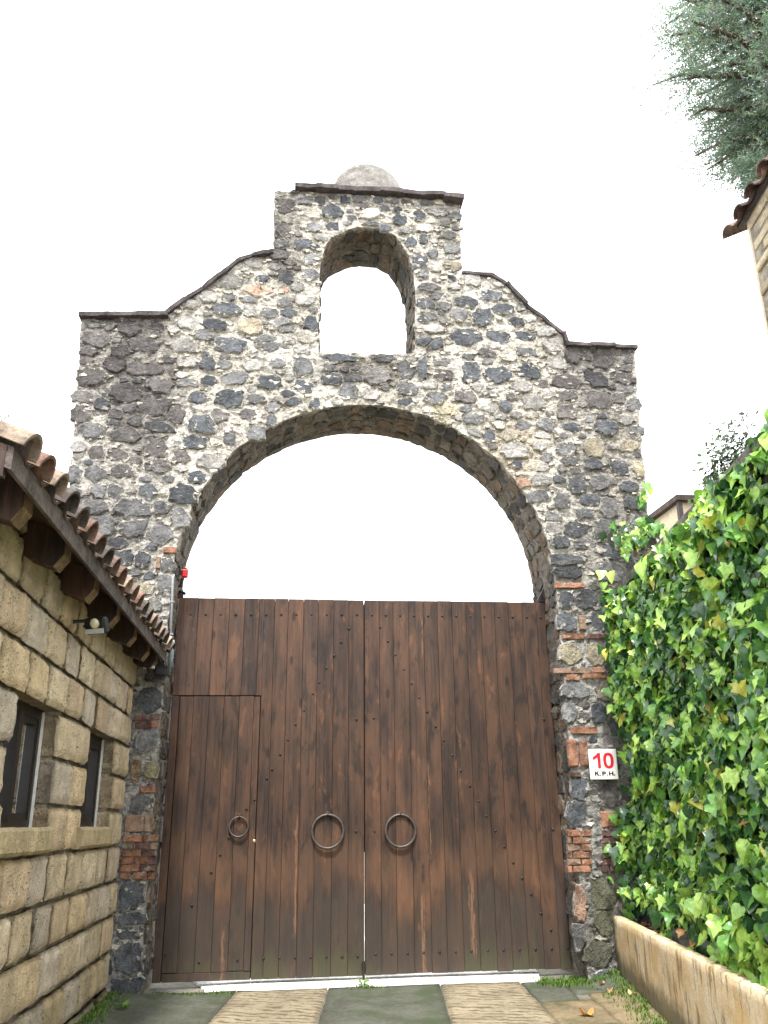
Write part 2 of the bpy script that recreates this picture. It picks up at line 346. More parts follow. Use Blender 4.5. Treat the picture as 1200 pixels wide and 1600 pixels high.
# ================================================================== THE SETTING: ground, drive
xs = [-400, -60, -12, -4, -2.6]+[-2.2+.1*i for i in range(50)]+[3.2, 4, 12, 60, 400]
ys = [-400, -60, -12, -9]+[-7+.25*i for i in range(24)]+[-1+.1*i for i in range(16)]+[1, 3, 10, 60, 400]
gv = [(x, y, ground_z(x, y)-.02+(.004*fbm(x*3, y*3) if abs(x) < 3 else 0)) for y in ys for x in xs]
gf = [(j*len(xs)+i, j*len(xs)+i+1, (j+1)*len(xs)+i+1, (j+1)*len(xs)+i) for j in range(len(ys)-1) for i in range(len(xs)-1)]
gnd = new('ground', gv, gf, M_GROUND, smooth=True); gnd['kind'] = 'structure'
drive = bpy.data.objects.new('driveway', None); COL.objects.link(drive); drive['kind'] = 'structure'
def slab(poly, mat, top=.0, gap=.006, parent=drive, name='paving_slab'):
    """a cast slab: grid over a quad (a,b,c,d), draped on the drive, with a lip all round"""
    a, b, c, d = [Vector(p) for p in poly]; nu, nv = 12, 14; v = []; f = []
    for j in range(nv+1):
        for i in range(nu+1):
            s, t = i/nu, j/nv; p = (a*(1-s)+b*s)*(1-t)+(d*(1-s)+c*s)*t
            ed = min(i, nu-i, j, nv-j) == 0
            jx = .012*fbm(p.x*4, p.y*4, 3) if ed else 0
            v.append((p.x+jx, p.y+jx, ground_z(p.x, p.y)+top+.006*fbm(p.x*3, p.y*3, 5)-(.006 if ed else 0)))
    for j in range(nv):
        for i in range(nu): q = j*(nu+1)+i; f.append((q, q+1, q+nu+2, q+nu+1))
    rim = [i for i in range(nu+1)]+[(j*(nu+1)+nu) for j in range(1, nv+1)]+[nv*(nu+1)+i for i in range(nu-1, -1, -1)]+[j*(nu+1) for j in range(nv-1, 0, -1)]
    base = len(v); v += [(v[i][0], v[i][1], v[i][2]-.06) for i in rim]
    for k in range(len(rim)): k2 = (k+1) % len(rim); f.append((rim[k2], rim[k], base+k, base+k2))
    return new(name, v, f, mat, parent, True)
def dx(x, y): return x+.115*(y)
edges = [(-1.86, -.02), (-.915, .115), (-.175, .105), (.742, .118), (1.408, .095), (2.2, .14)]
mats = [M_SLAB_D, M_SLAB_L, M_SLAB_D, M_SLAB_L, M_SLAB_R]
rows = [(.16, -1.75), (-1.765, -3.6), (-3.615, -5.5), (-5.515, -7.6)]
for r, (y1, y0) in enumerate(rows):
    for k in range(5):
        (xa, ka), (xb, kb) = edges[k], edges[k+1]
        if k == 4 and r == 0:   # the right-hand strip is laid with irregular flags
            for (p, q) in (((0, .42), (.15, -.62)), ((.43, 1.), (.13, -.42)), ((0, .55), (-.635, -1.75)), ((.56, 1.), (-.435, -1.75))):
                g = [(p[0], q[1]), (p[1], q[1]), (p[1], q[0]), (p[0], q[0])]
                slab([((xa+ka*y)*(1-s)+(xb+kb*y)*s+.006, y+.10*(s-.5), 0) for s, y in g], M_SLAB_R if q[0] < -.3 else M_SLAB_D)
            continue
        yt = y1 if r else (.19, .185, .175, .16, .15)[k]
        slab([(xa+ka*y0+.005, y0, 0), (xb+kb*y0-.005, y0, 0), (xb+kb*yt-.005, yt, 0), (xa+ka*yt+.005, yt, 0)], mats[k])
slab([(-1.12, .20, 0), (1.62, .165, 0), (1.75, .95, 0), (-1.4, .95, 0)], M_THRESH, top=.004, name='threshold_slab')
slab([(-1.6, .96, 0), (1.93, .96, 0), (1.93, 5, 0), (-1.6, 5, 0)], M_THRESH, top=0., name='threshold_slab')  # ground beyond the gate, coloured pale as if in sun

# ================================================================== STONE ARCHWAY
T = .72
arch = thing('stone_archway', 'tall dark rubble stone archway with curved shoulders and a small arched opening on top', 'archway', (.17, .36, 0))
def P2(px, py): p = atY(px, py); return (p.x, p.z)
AX, AZ, AR = .170, 3.35, 1.785
outer = [(-2.62, -.15), (-2.62, 3.6)]+[P2(*q) for q in [(108, 770), (113, 690), (119, 600), (128, 499), (262, 497), (263, 490), (290, 470), (320, 451), (345, 431), (370, 411), (395, 402), (428, 397), (429, 300),
    (462, 297), (560, 303), (690, 312), (719, 316), (721, 427), (768, 431), (790, 445), (820, 478), (850, 500), (878, 522), (884, 541), (992, 545), (998, 650), (1005, 720), (1011, 790)]]+[(2.95, 3.5), (2.93, -.15)]
archpts = [(AX+1.79, -.15), (AX+1.785, AZ)]+[(AX+AR*math.cos(a*math.pi/40), AZ+AR*math.sin(a*math.pi/40)) for a in range(1, 40)]+[(AX-1.785, AZ), (AX-1.80, -.15)]
win = [P2(*q) for q in [(498, 551), (499, 416), (506, 386), (522, 368), (542, 359), (570, 354), (598, 357), (618, 368), (635, 391), (648, 424), (649, 554)]]
def resample(poly, step, closed=True):
    out = []; n = len(poly)
    for i in range(n if closed else n-1):
        a = Vector(poly[i]); b = Vector(poly[(i+1) % n]); k = max(1, round((b-a).length/step))
        out += [a+(b-a)*(j/k) for j in range(k)]
    return out
def inside(p, poly):
    c = False; x, y = p[0], p[1]; j = len(poly)-1
    for i in range(len(poly)):
        xi, yi = poly[i][0], poly[i][1]; xj, yj = poly[j][0], poly[j][1]
        if (yi > y) != (yj > y) and x < (xj-xi)*(y-yi)/(yj-yi)+xi: c = not c
        j = i
    return c
def inside_np(P, poly):
    x, y = P[:, 0], P[:, 1]; c = np.zeros(len(P), bool); j = len(poly)-1
    for i in range(len(poly)):
        xi, yi = poly[i]; xj, yj = poly[j]
        if yi != yj:
            m_ = ((yi > y) != (yj > y)) & (x < (xj-xi)*(y-yi)/(yj-yi)+xi); c ^= m_
        j = i
    return c
def edge_dist(p, poly):
    best = 9; P = Vector((p[0], p[1]))
    for i in range(len(poly)):
        a = Vector(poly[i]); b = Vector(poly[(i+1) % len(poly)]); d = b-a; l = d.length_squared
        t = min(1, max(0, (P-a).dot(d)/l)) if l else 0; best = min(best, (a+d*t-P).length)
    return best
def roughen(poly, amp):
    n = len(poly); out = []
    for i in range(n):
        t = poly[(i+1) % n]-poly[i-1]; nn = Vector((t.y, -t.x)).normalized() if t.length else Vector((0, 0)); p = poly[i]
        out.append(p+nn*amp*(fbm(p.x*5, p.y*5, 7)+.6*fbm(p.x*16, p.y*16, 9)))
    return out
LOOP = roughen(resample(outer+archpts, .045), .014)
WLOOP = roughen(resample(win, .04), .014)

# weathering of the wall face, plus the ivy's shade painted down the right pillar, as places on the wall (measured on the photograph)
GR = [(215, 600, 62, 115, .95), (150, 560, 30, 80, .5), (930, 580, 58, 62, .85), (445, 375, 22, 95, .8), (702, 360, 20, 60, .45), (580, 580, 90, 26, .8), (160, 860, 70, 120, .45),
      (930, 840, 70, 160, .45), (250, 800, 30, 60, .3), (200, 500, 70, 16, .9), (350, 440, 50, 18, .4), (575, 306, 150, 9, .6), (960, 700, 60, 60, .25), (690, 480, 60, 40, .25), (955, 1250, 25, 260, .45), (940, 1440, 40, 80, .6)]
def grime_shade(x, z):
    px, py = pix((x, 0, z)); g = 0
    jx = 14*fbm(x*4, z*1.2, 2); jy = 20*fbm(x*6, z*2, 4)
    for cx, cy, rx, ry, s in GR:
        d = ((px+jx-cx)/rx)**2+((py+jy-cy)/ry)**2; g = max(g, s*sstep(1.5, .35, d))
    return min(1, g*(.8+.5*fbm(x*9, z*3, 6)))
def lerp(a, b, t): return tuple(x+(y-x)*t for x, y in zip(a, b))
def mortar_col(x, z):
    px, py = pix((x, 0, z)); v = .5+.5*fbm(x*1.7, z*1.7, 1)
    c = lerp((.56, .525, .45), (.77, .735, .655), sstep(.2, .8, v))
    c = lerp(c, (.60, .50, .22), .7*sstep(1, .2, ((px-693)/26)**2+((py-640)/28)**2)*(.6+.6*fbm(x*9, z*9)))
    c = lerp(c, (.56, .46, .33), .5*sstep(1.2, .2, ((px-800)/60)**2+((py-720)/70)**2))
    c = lerp(c, (.40, .385, .365), .6*max(sstep(300, 200, px), sstep(840, 930, px))*(.7+.5*fbm(x*2.5, z*2.5, 8)))
    c = lerp(c, (.42, .41, .39), .8*sstep(850, 1000, py))
    c = lerp(c, (.11, .12, .05), .6*sstep(1.3, .3, ((px-950)/35)**2+((py-1440)/85)**2))
    return lerp(c, (.092, .086, .083), .9*grime_shade(x, z))
# ---- the mortar body of the wall
def wall_body():
    pts = list(LOOP)+list(WLOOP); nL, nW = len(LOOP), len(WLOOP); rnd = random.Random(3)
    st = .022
    lp = [tuple(p) for p in LOOP]; wp = [tuple(p) for p in WLOOP]
    bnd = np.array(lp+wp); g_ = np.mgrid[-2.65:3.05:st, -.12:7.75:st].reshape(2, -1).T
    g_ = g_+np.random.RandomState(3).uniform(-.4, .4, g_.shape)*st; g_ = g_[inside_np(g_, lp) & ~inside_np(g_, wp)]
    keep = np.ones(len(g_), bool)
    for b_ in bnd: keep &= ((g_[:, 0]-b_[0])**2+(g_[:, 1]-b_[1])**2) > .0003
    extra = [Vector(q) for q in g_[keep]]
    pts += extra
    ed = [(i, (i+1) % nL) for i in range(nL)]+[(nL+i, nL+(i+1) % nW) for i in range(nW)]
    vo, eo, fo, ov, _, _ = delaunay_2d_cdt(pts, ed, [], 0, 1e-6)
    cen = np.array([[sum(vo[i][k] for i in f)/len(f) for k in (0, 1)] for f in fo]); ok_ = inside_np(cen, lp) & ~inside_np(cen, wp)
    tris = [tuple(f) for f, k in zip(fo, ok_) if k]
    mapin = {}
    for i, l in enumerate(ov):
        for k in l: mapin[k] = i
    V = []; C = []
    for p in vo:
        d = .014*fbm(p.x*4, p.y*4, 2)+.020*fbm(p.x*12, p.y*17, 5, 4)
        V.append((p.x, -d, p.y)); C.append(mortar_col(p.x, p.y))
    F = []
    for t in tris:
        a, b, c = [vo[i] for i in t]
        F.append(t if (b-a).cross(c-a) > 0 else t[::-1])
    NS = 7
    def strip(idx, hole):
        n = len(idx); prev = idx
        ring = [vo[i] for i in idx]
        for s in range(1, NS+1):
            cur = []
            for k in range(n):
                p = ring[k]; t = ring[(k+1) % n]-ring[k-1]; nn = Vector((t.y, -t.x)).normalized() if t.length else Vector((0, 0))
                y = T*s/NS; o = (.02*fbm(p.x*4+y*3, p.y*4, y*5)+.012*fbm(p.x*14, p.y*14, y*14))*(-1 if hole else -1)
                q = p+nn*o*(1 if s < NS else 0)
                V.append((q.x, y, q.y)); cur.append(len(V)-1)
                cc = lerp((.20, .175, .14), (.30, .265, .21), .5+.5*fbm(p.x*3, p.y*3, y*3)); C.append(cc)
            for k in range(n):
                k2 = (k+1) % n; F.append((prev[k], cur[k], cur[k2], prev[k2]))
            prev = cur
        return prev
    ia = [mapin[i] for i in range(nL)]; ib = [mapin[nL+i] for i in range(nW)]
    ba = strip(ia, False); bb = strip(ib, True)
    bp = [Vector((V[i][0], V[i][2])) for i in ba+bb]
    v2, e2, f2, o2, _, _ = delaunay_2d_cdt(bp, ed, [], 0, 1e-6)
    mi = {}
    allb = ba+bb
    for i, l in enumerate(o2):
        if l: mi[i] = allb[l[0]]
    for f in f2:
        c = sum((v2[i] for i in f), Vector((0, 0)))/len(f)
        if inside(c, lp) and not inside(c, wp) and all(i in mi for i in f): F.append(tuple(mi[i] for i in f))
    o = new('mortar_body', V, F, M_MORTAR, arch, False, C)
    bm = bmesh.new(); bm.from_mesh(o.data); bmesh.ops.recalc_face_normals(bm, faces=bm.faces); bm.to_mesh(o.data); bm.free()
wall_body()

# ---- stones: traced positions first, rubble between them
TONE = dict(d=(.086, .093, .103), g=(.160, .162, .164), b=(.130, .122, .118), m=(.30, .292, .275), t=(.36, .32, .235), p=(.42, .27, .20), l=(.46, .43, .36))
def tr(ox, oy, sc, rows):
    out = []
    for cx, cy, w_, h_, t in rows:
        px, py = ox+cx/sc, oy+cy/sc; c = atY(px, py); k = (c-CAM).dot(FWD)/FPX
        out.append([c.x, c.z, w_/sc*k, h_/sc*k*1.06, t])
    return out
S2 = tr(90, 450, 2.79, [(740,95,130,65,'d'),(870,15,120,50,'p'),(680,165,110,55,'d'),(845,170,110,75,'t'),(985,160,90,60,'g'),(635,205,80,40,'g'),(755,250,130,70,'d'),(915,250,100,55,'g'),(655,335,70,75,'d'),(960,330,70,40,'g'),(1070,345,90,80,'g'),(660,410,80,50,'d'),(775,390,110,60,'g'),(930,410,110,60,'d'),(1075,430,80,60,'d'),(570,415,90,30,'g'),(745,485,130,95,'d'),(860,485,80,40,'g'),(615,480,85,45,'d'),(635,595,130,90,'d'),(520,555,85,70,'b'),(705,560,70,50,'b'),(835,555,70,50,'b'),(600,670,95,60,'d'),(1030,495,60,35,'d'),(935,580,50,60,'d'),(865,630,80,60,'g'),(1120,510,50,50,'d'),(750,650,50,60,'g'),(540,740,70,50,'b'),(610,830,80,60,'d'),(545,900,130,90,'d'),(395,885,80,70,'d'),(430,700,80,70,'b'),(280,280,80,60,'b'),(170,220,110,70,'b'),(255,340,90,55,'b'),(150,390,120,80,'b'),(300,460,120,80,'b'),(430,520,130,70,'b'),(110,475,80,50,'b'),(100,550,80,70,'b'),(150,620,100,60,'g'),(440,610,140,50,'d'),(300,640,120,60,'b'),(380,350,160,60,'b'),(370,250,140,60,'b'),(450,430,110,60,'b'),(165,810,85,60,'g'),(75,810,55,70,'g'),(90,890,85,45,'g'),(180,885,60,60,'g'),(285,800,90,50,'b'),(170,720,60,50,'b'),(250,890,60,60,'g'),(75,960,50,70,'g'),(165,960,90,60,'g'),(340,960,150,70,'g'),(450,960,70,50,'g'),(540,1000,80,80,'g'),(190,1040,120,80,'g'),(330,1050,110,70,'g'),(440,1080,110,70,'g'),(260,1115,95,50,'d'),(410,1130,50,30,'d'),(260,1180,130,70,'d'),(370,1185,65,70,'d'),(480,1200,60,60,'g'),(400,1255,50,35,'d'),(470,1290,70,60,'g'),(380,1310,80,50,'t')])
S3 = tr(620, 450, 2.79, [(405,35,100,50,'d'),(465,95,110,50,'d'),(375,130,90,80,'d'),(520,150,70,40,'d'),(300,215,140,75,'d'),(440,215,110,50,'d'),(560,210,90,40,'d'),(130,70,80,40,'d'),(270,120,80,60,'g'),(130,130,90,40,'g'),(150,240,110,60,'d'),(565,280,80,40,'g'),(390,285,80,40,'b'),(110,355,45,110,'d'),(200,320,80,50,'g'),(320,370,80,100,'d'),(440,380,115,75,'d'),(580,365,105,75,'d'),(210,380,80,50,'b'),(40,440,90,60,'g'),(300,475,95,50,'b'),(470,515,60,50,'d'),(215,435,50,30,'g'),(400,465,90,30,'g'),(40,360,80,80,'g'),(740,410,130,60,'b'),(870,400,110,70,'d'),(895,310,80,80,'b'),(770,290,70,70,'b'),(1000,300,50,60,'b'),(740,470,80,50,'b'),(880,490,90,70,'b'),(1030,510,60,50,'g'),(740,540,90,60,'b'),(915,610,110,70,'d'),(765,610,80,50,'d'),(650,600,70,50,'g'),(550,600,70,40,'g'),(405,650,50,60,'d'),(1045,620,60,40,'g'),(860,700,90,80,'t'),(1010,690,90,50,'t'),(650,740,50,40,'g'),(525,770,40,40,'d'),(740,700,80,60,'g'),(970,785,85,65,'d'),(1055,790,50,70,'t'),(785,860,80,80,'d'),(880,850,80,60,'g'),(1010,870,80,50,'d'),(615,910,90,50,'g'),(840,925,100,50,'d'),(1030,940,90,60,'d'),(720,930,60,60,'g'),(920,960,70,80,'g'),(820,985,80,45,'d'),(680,995,80,40,'g'),(775,1050,110,70,'d'),(905,1060,90,80,'g'),(710,1110,90,50,'d'),(820,1120,80,45,'g'),(930,1150,100,70,'d'),(740,1185,140,50,'d'),(750,1240,130,50,'d'),(930,1240,130,80,'g'),(1030,1230,60,70,'g'),(555,850,60,40,'p')])
S1 = tr(400, 240, 3.53, [(270,265,90,45,'g'),(350,265,70,60,'b'),(420,325,110,80,'d'),(490,260,60,50,'d'),(570,255,70,40,'g'),(675,260,60,45,'d'),(835,275,70,40,'b'),(620,335,120,60,'l'),(790,365,90,70,'d'),(900,345,65,65,'d'),(320,410,80,50,'g'),(260,500,90,60,'d'),(640,390,100,24,'d'),(715,412,80,40,'d'),(855,490,70,60,'d'),(920,475,50,60,'d'),(905,600,90,85,'d'),(975,560,60,50,'g'),(165,680,80,80,'d'),(40,690,80,40,'d'),(45,755,100,50,'p'),(150,755,60,40,'p'),(70,880,110,60,'g'),(180,880,100,50,'d'),(305,940,80,80,'d'),(160,965,120,50,'g'),(60,1030,120,60,'g'),(960,740,140,50,'g'),(930,830,90,60,'d'),(930,915,90,40,'d'),(960,1040,150,60,'d'),(1085,690,50,35,'d'),(1090,620,100,50,'t'),(460,1130,200,55,'d'),(700,1130,150,45,'g'),(160,290,100,90,'b'),(150,430,90,90,'b'),(130,560,100,60,'b'),(300,590,90,60,'g'),(300,670,90,60,'g'),(1040,380,60,60,'b'),(1080,530,90,60,'g'),(1060,450,80,50,'g')])
# right pillar and left pillar, squared stones
S6 = tr(820, 860, 2.285, [(150,175,55,60,'d'),(218,175,80,68,'d'),(150,255,72,70,'d'),(268,258,80,66,'d'),(162,368,86,84,'t'),(255,368,88,84,'t'),(185,500,110,60,'g'),(295,500,90,70,'t'),(158,580,55,80,'g'),(268,580,68,70,'d'),(212,550,44,22,'b'),(195,850,62,80,'d'),(184,938,78,86,'d'),(300,870,70,90,'b'),(320,620,60,100,'d'),(195,1262,50,130,'p'),(275,1230,100,110,'b'),(285,1330,90,90,'b'),(195,1380,50,90,'g'),(260,1440,110,90,'b'),(310,690,60,60,'b'),(310,420,60,60,'d')])
S5 = tr(0, 1000, 2.667, [(625,250,110,118,'d'),(610,420,100,98,'g'),(566,545,44,80,'p'),(630,540,60,78,'t'),(588,680,105,76,'g'),(550,1066,112,128,'d'),(548,1160,124,58,'d'),(545,1220,124,58,'d'),(537,1330,128,138,'d'),(530,1438,140,72,'d')])
for q_ in S1+S2+S3: q_[2] *= 1.08; q_[3] *= 1.10
for q_ in S2+S3:
    if (q_[0] < -1.1 or q_[0] > 1.7) and q_[4] in 'bg': q_[2] *= 1.12; q_[3] *= 1.12
stones = S1+S2+S3+S6+S5
BR6 = tr(820, 860, 2.285, [(158,126,106,18,0),(203,260,24,52,0),(172,308,84,20,0),(258,308,84,18,1),(135,430,66,18,0),(205,430,66,18,0),(265,428,46,18,0),(170,454,52,20,0),(246,449,88,18,0),(210,642,98,24,0),(171,724,34,88,0),(209,724,34,88,0),(300,960,60,50,0),(180,800,40,16,1)])
for r in range(6):
    y = 1009+r*25.5; xs_ = [150, 168, 235] if r % 2 else [150, 200, 240]
    for a, b in zip(xs_[:-1], xs_[1:]): BR6 += tr(820, 860, 2.285, [((a+b)/2, y, b-a-4, 20, 0)])
    xs_ = [272, 300, 338, 378] if r % 2 else [272, 320, 378]
    for a, b in zip(xs_[:-1], xs_[1:]): BR6 += tr(820, 860, 2.285, [((a+b)/2, y, b-a-4, 20, 1)])  # right-hand bricks darker: the ivy's shade put into their colour
BR5 = tr(0, 1000, 2.667, [(598,325,66,24,1),(640,322,50,24,1),(600,355,70,24,1),(645,352,36,24,0),(615,622,64,24,0),(561,765,80,62,0),(620,765,34,62,0)])
for r in range(6):
    y = 826+r*31; w0 = 512-r*3; xs_ = [w0, w0+54, w0+118, w0+150] if r % 2 else [w0, w0+82, w0+150]
    for a, b in zip(xs_[:-1], xs_[1:]): BR5 += tr(0, 1000, 2.667, [((a+b)/2, y, b-a-5, 26, random.choice((0, 0, 1)))])
BRX = tr(90, 450, 2.79, [(490, 1145, 55, 25, 0), (440, 1200, 20, 50, 2)])+tr(620, 450, 2.79, [(760, 1297, 110, 22, 0)])
bricks = BR6+BR5+BRX
lp = [tuple(p) for p in LOOP]; wp = [tuple(p) for p in WLOOP]
rs = random.Random(11)
allp = np.array([[s[0], s[1], s[2]/2, s[3]/2] for s in stones+bricks])
def try_fill(n, wmin, wmax, tight):
    global allp
    for _ in range(n):
        x, z = rs.uniform(-2.6, 2.95), rs.uniform(.0, 7.65)
        if not inside((x, z), lp) or inside((x, z), wp): continue
        w_ = rs.uniform(wmin, wmax); h_ = w_*rs.uniform(.5, .85)
        dxx = np.abs(allp[:, 0]-x)/(allp[:, 2]+w_/2); dzz = np.abs(allp[:, 1]-z)/(allp[:, 3]+h_/2)
        if np.min(np.maximum(dxx, dzz)*.6+np.hypot(dxx, dzz)*.4) < tight: continue
        if min(edge_dist((x, z), lp[::2]), edge_dist((x, z), wp)) < h_*.42: continue
        g = grime_shade(x, z); px, py = pix((x, 0, z))
        side = max(g, .5 if (px < 260 or px > 900) else 0)
        t = rs.choice('bbgd') if rs.random() < side+.1 else rs.choice('mmlmglmmgml')
        if t == 'l' and rs.random() < .35: continue
        stones.append([x, z, w_, h_, t]); allp = np.vstack([allp, [x, z, w_/2, h_/2]])
try_fill(5000, .20, .30, .95); try_fill(8000, .13, .20, .92); try_fill(7000, .08, .13, .95)

def clip(poly, a, b, c):       # keep a*x+b*y<=c
    out = []
    for i in range(len(poly)):
        p, q = poly[i], poly[(i+1) % len(poly)]; dp = a*p[0]+b*p[1]-c; dq = a*q[0]+b*q[1]-c
        if dp <= 0: out.append(p)
        if (dp < 0) != (dq < 0) and abs(dp-dq) > 1e-9:
            t = dp/(dp-dq); out.append((p[0]+(q[0]-p[0])*t, p[1]+(q[1]-p[1])*t))
    return out
def stone_poly(s, rnd, sq=.55):
    x, z, w_, h_ = s[:4]; n = rnd.choice((6, 6, 7, 7, 8, 9)); pts = []; a0 = rnd.uniform(0, 1)
    for k in range(n):
        a = 2*math.pi*(k+a0*.8+rnd.uniform(-.25, .25))/n; ca, sa = math.cos(a), math.sin(a)
        r = 1/max(abs(ca), abs(sa)); r = r*sq+(1-sq)*1.10; r *= rnd.uniform(.84, 1.12)
        pts.append((x+ca*r*w_/2, z+sa*r*h_/2))
    return pts
def stone_geo(poly, mapf, proud, rnd, back=.04):
    cx = sum(p[0] for p in poly)/len(poly); cz = sum(p[1] for p in poly)/len(poly); n = len(poly)
    tx, tz = rnd.uniform(-.07, .07), rnd.uniform(-.07, .07); V = []; F = []
    for sc, h, j in ((1.0, -back, 0), (1.0, proud*.35, .1), (.90, proud, .30)):
        for p in poly:
            k = sc*(1+rnd.uniform(-j, j)*.18); u, v = cx+(p[0]-cx)*k, cz+(p[1]-cz)*k
            hh = h if sc == 1. and h < 0 else h*(1+rnd.uniform(-j, j))+(tx*(u-cx)+tz*(v-cz))
            V.append(Vector(mapf(u, v, hh)))
    V.append(Vector(mapf(cx+rnd.uniform(-.1, .1)*.1, cz, proud*rnd.uniform(.9, 1.25))))
    for r in range(2):
        for k in range(n): F.append((r*n+k, r*n+(k+1) % n, (r+1)*n+(k+1) % n, (r+1)*n+k))
    for k in range(n): F.append((2*n+k, 2*n+(k+1) % n, 3*n))
    return V, F
def frontmap(u, v, h): return (u, -h-.006, v)
rnd = random.Random(5); made = []
xyz = np.array([[s[0], s[1], s[2], s[3]] for s in stones+bricks])
for i, s in enumerate(stones):
    poly = stone_poly(s, rnd, .8 if s in S6 or s in S5 else .62)
    d = np.hypot(xyz[:, 0]-s[0], xyz[:, 1]-s[1]); nb = np.argsort(d)[1:14]
    for k in nb:
        if d[k] > .6 or d[k] < 1e-4: continue
        ax, az = (xyz[k, 0]-s[0])/d[k], (xyz[k, 1]-s[1])/d[k]
        ra = s[2]*abs(ax)/2+s[3]*abs(az)/2; rb = xyz[k, 2]*abs(ax)/2+xyz[k, 3]*abs(az)/2
        m_ = d[k]*ra/(ra+rb)-.006
        poly = clip(poly, ax, az, ax*s[0]+az*s[1]+m_)
        if len(poly) < 3: break
    if len(poly) < 4: continue
    # merge near-duplicate corners
    q = []
    for p in poly:
        if not q or math.hypot(p[0]-q[-1][0], p[1]-q[-1][1]) > .008: q.append(p)
    poly = q
    if len(poly) < 4: continue
    ar = abs(sum(poly[k][0]*poly[(k+1) % len(poly)][1]-poly[(k+1) % len(poly)][0]*poly[k][1] for k in range(len(poly))))/2
    if ar < .0016: continue
    sz_ = math.sqrt(ar); q = []
    for k in range(len(poly)):
        a, b = Vector(poly[k]), Vector(poly[(k+1) % len(poly)]); q.append(poly[k])
        if (b-a).length > .05: m_ = a.lerp(b, rnd.uniform(.35, .65)); d_ = (b-a).normalized(); m_ += Vector((-d_.y, d_.x))*sz_*rnd.uniform(-.03, .085); q.append((m_.x, m_.y))
    made.append((ar, q, s))
made.sort(key=lambda q: -q[0])
def stone_color(s, rnd):
    c = TONE[s[4]]; k = rnd.uniform(.75, 1.3); g = grime_shade(s[0], s[1])
    if s[4] == 'l': c = lerp(mortar_col(s[0], s[1]), (.40, .37, .31), .35); k = rnd.uniform(.62, 1.05)
    px, py = pix((s[0], 0, s[1])); c = tuple(v*k for v in c)
    c = lerp(c, (.062, .058, .058), .78*g)
    c = lerp(c, (.10, .115, .05), .55*sstep(1.2, .3, ((px-955)/38)**2+((py-1440)/85)**2))
    if px < 240 and 1190 < py < 1230: c = lerp(c, (.14, .15, .06), .5)
    return c
def add_mor(o, c):
    a = o.data.color_attributes.new('Mor', 'FLOAT_COLOR', 'POINT'); n_ = len(o.data.vertices)
    arr = np.ones((n_, 4), np.float32); arr[:, :3] = np.array(c, dtype=np.float32); a.data.foreach_set('color', arr.ravel())
def ecols(c, nv):
    n_ = (nv-1)//3; return [c+(1.,)]*(2*n_)+[c+(.35,)]*n_+[c+(0.,)]
small = MB(); smor = []
for i, (ar, poly, s) in enumerate(made):
    pr = rnd.uniform(.006, .019)*min(1.3, .6+math.sqrt(ar)*3)
    V, F = stone_geo(poly, frontmap, pr, rnd); c = stone_color(s, rnd)
    mc = mortar_col(s[0], s[1])
    if i < 300: add_mor(new('stone', V, F, M_STONE, arch, cols=ecols(tuple(c), len(V)), loc=V[-1]), mc)
    else: small.add(V, F); small.c += ecols(tuple(c), len(V)); smor += [mc]*len(V)
o = small.build('small_rubble', M_STONE_A, arch); o['kind'] = 'stuff'; add_mor(o, smor)
BCOL = [(.38, .195, .125), (.17, .10, .085), (.40, .29, .19)]
def brick_geo(s, rnd, mapf=frontmap, pr=.022):
    x, z, w_, h_ = s[:4]; e = .10
    poly = []
    for cx, cz in ((-1, -1), (1, -1), (1, 1), (-1, 1)):
        for a, b in (((1-e), 1), (1, (1-e))) if (cx*cz > 0) else ((1, 1-e), (1-e, 1)):
            poly.append((x+cx*a*w_/2*rnd.uniform(.95, 1.03), z+cz*b*h_/2*rnd.uniform(.94, 1.04)))
    poly.sort(key=lambda p: math.atan2((p[1]-z)/h_, (p[0]-x)/w_))
    return stone_geo(poly, mapf, pr, rnd)
for s in bricks:
    V, F = brick_geo(s, rnd, pr=rnd.uniform(.012, .024)); kb = rnd.uniform(.8, 1.2); c = tuple(v*kb for v in BCOL[s[4]])
    if rnd.random() < .15: c = lerp(c, (.3, .27, .22), .5)
    new('brick', V, F, M_BRICK, arch, loc=V[-1], color=c)
# crumbs of stone and mortar standing out of the joints
ch = MB(); cmor = []
for _ in range(2600):
    x, z = rs.uniform(-2.6, 2.95), rs.uniform(0, 7.65)
    if not inside((x, z), lp) or inside((x, z), wp): continue
    w_ = rs.uniform(.018, .06); poly = stone_poly((x, z, w_*1.5, w_*.8), rs, .3)[::2]
    c = mortar_col(x, z); c = lerp(c, rs.choice([(.12, .12, .12), (.3, .27, .22), (.6, .56, .48)]), rs.uniform(.1, .7))
    V, F = stone_geo(poly, frontmap, rs.uniform(.006, .018), rs, .03); ch.add(V, F); ch.c += [tuple(c)+(.4,)]*len(V); cmor += [mortar_col(x, z)]*len(V)
o = ch.build('mortar_crumbs', M_STONE_A, arch); o['kind'] = 'stuff'; add_mor(o, cmor)
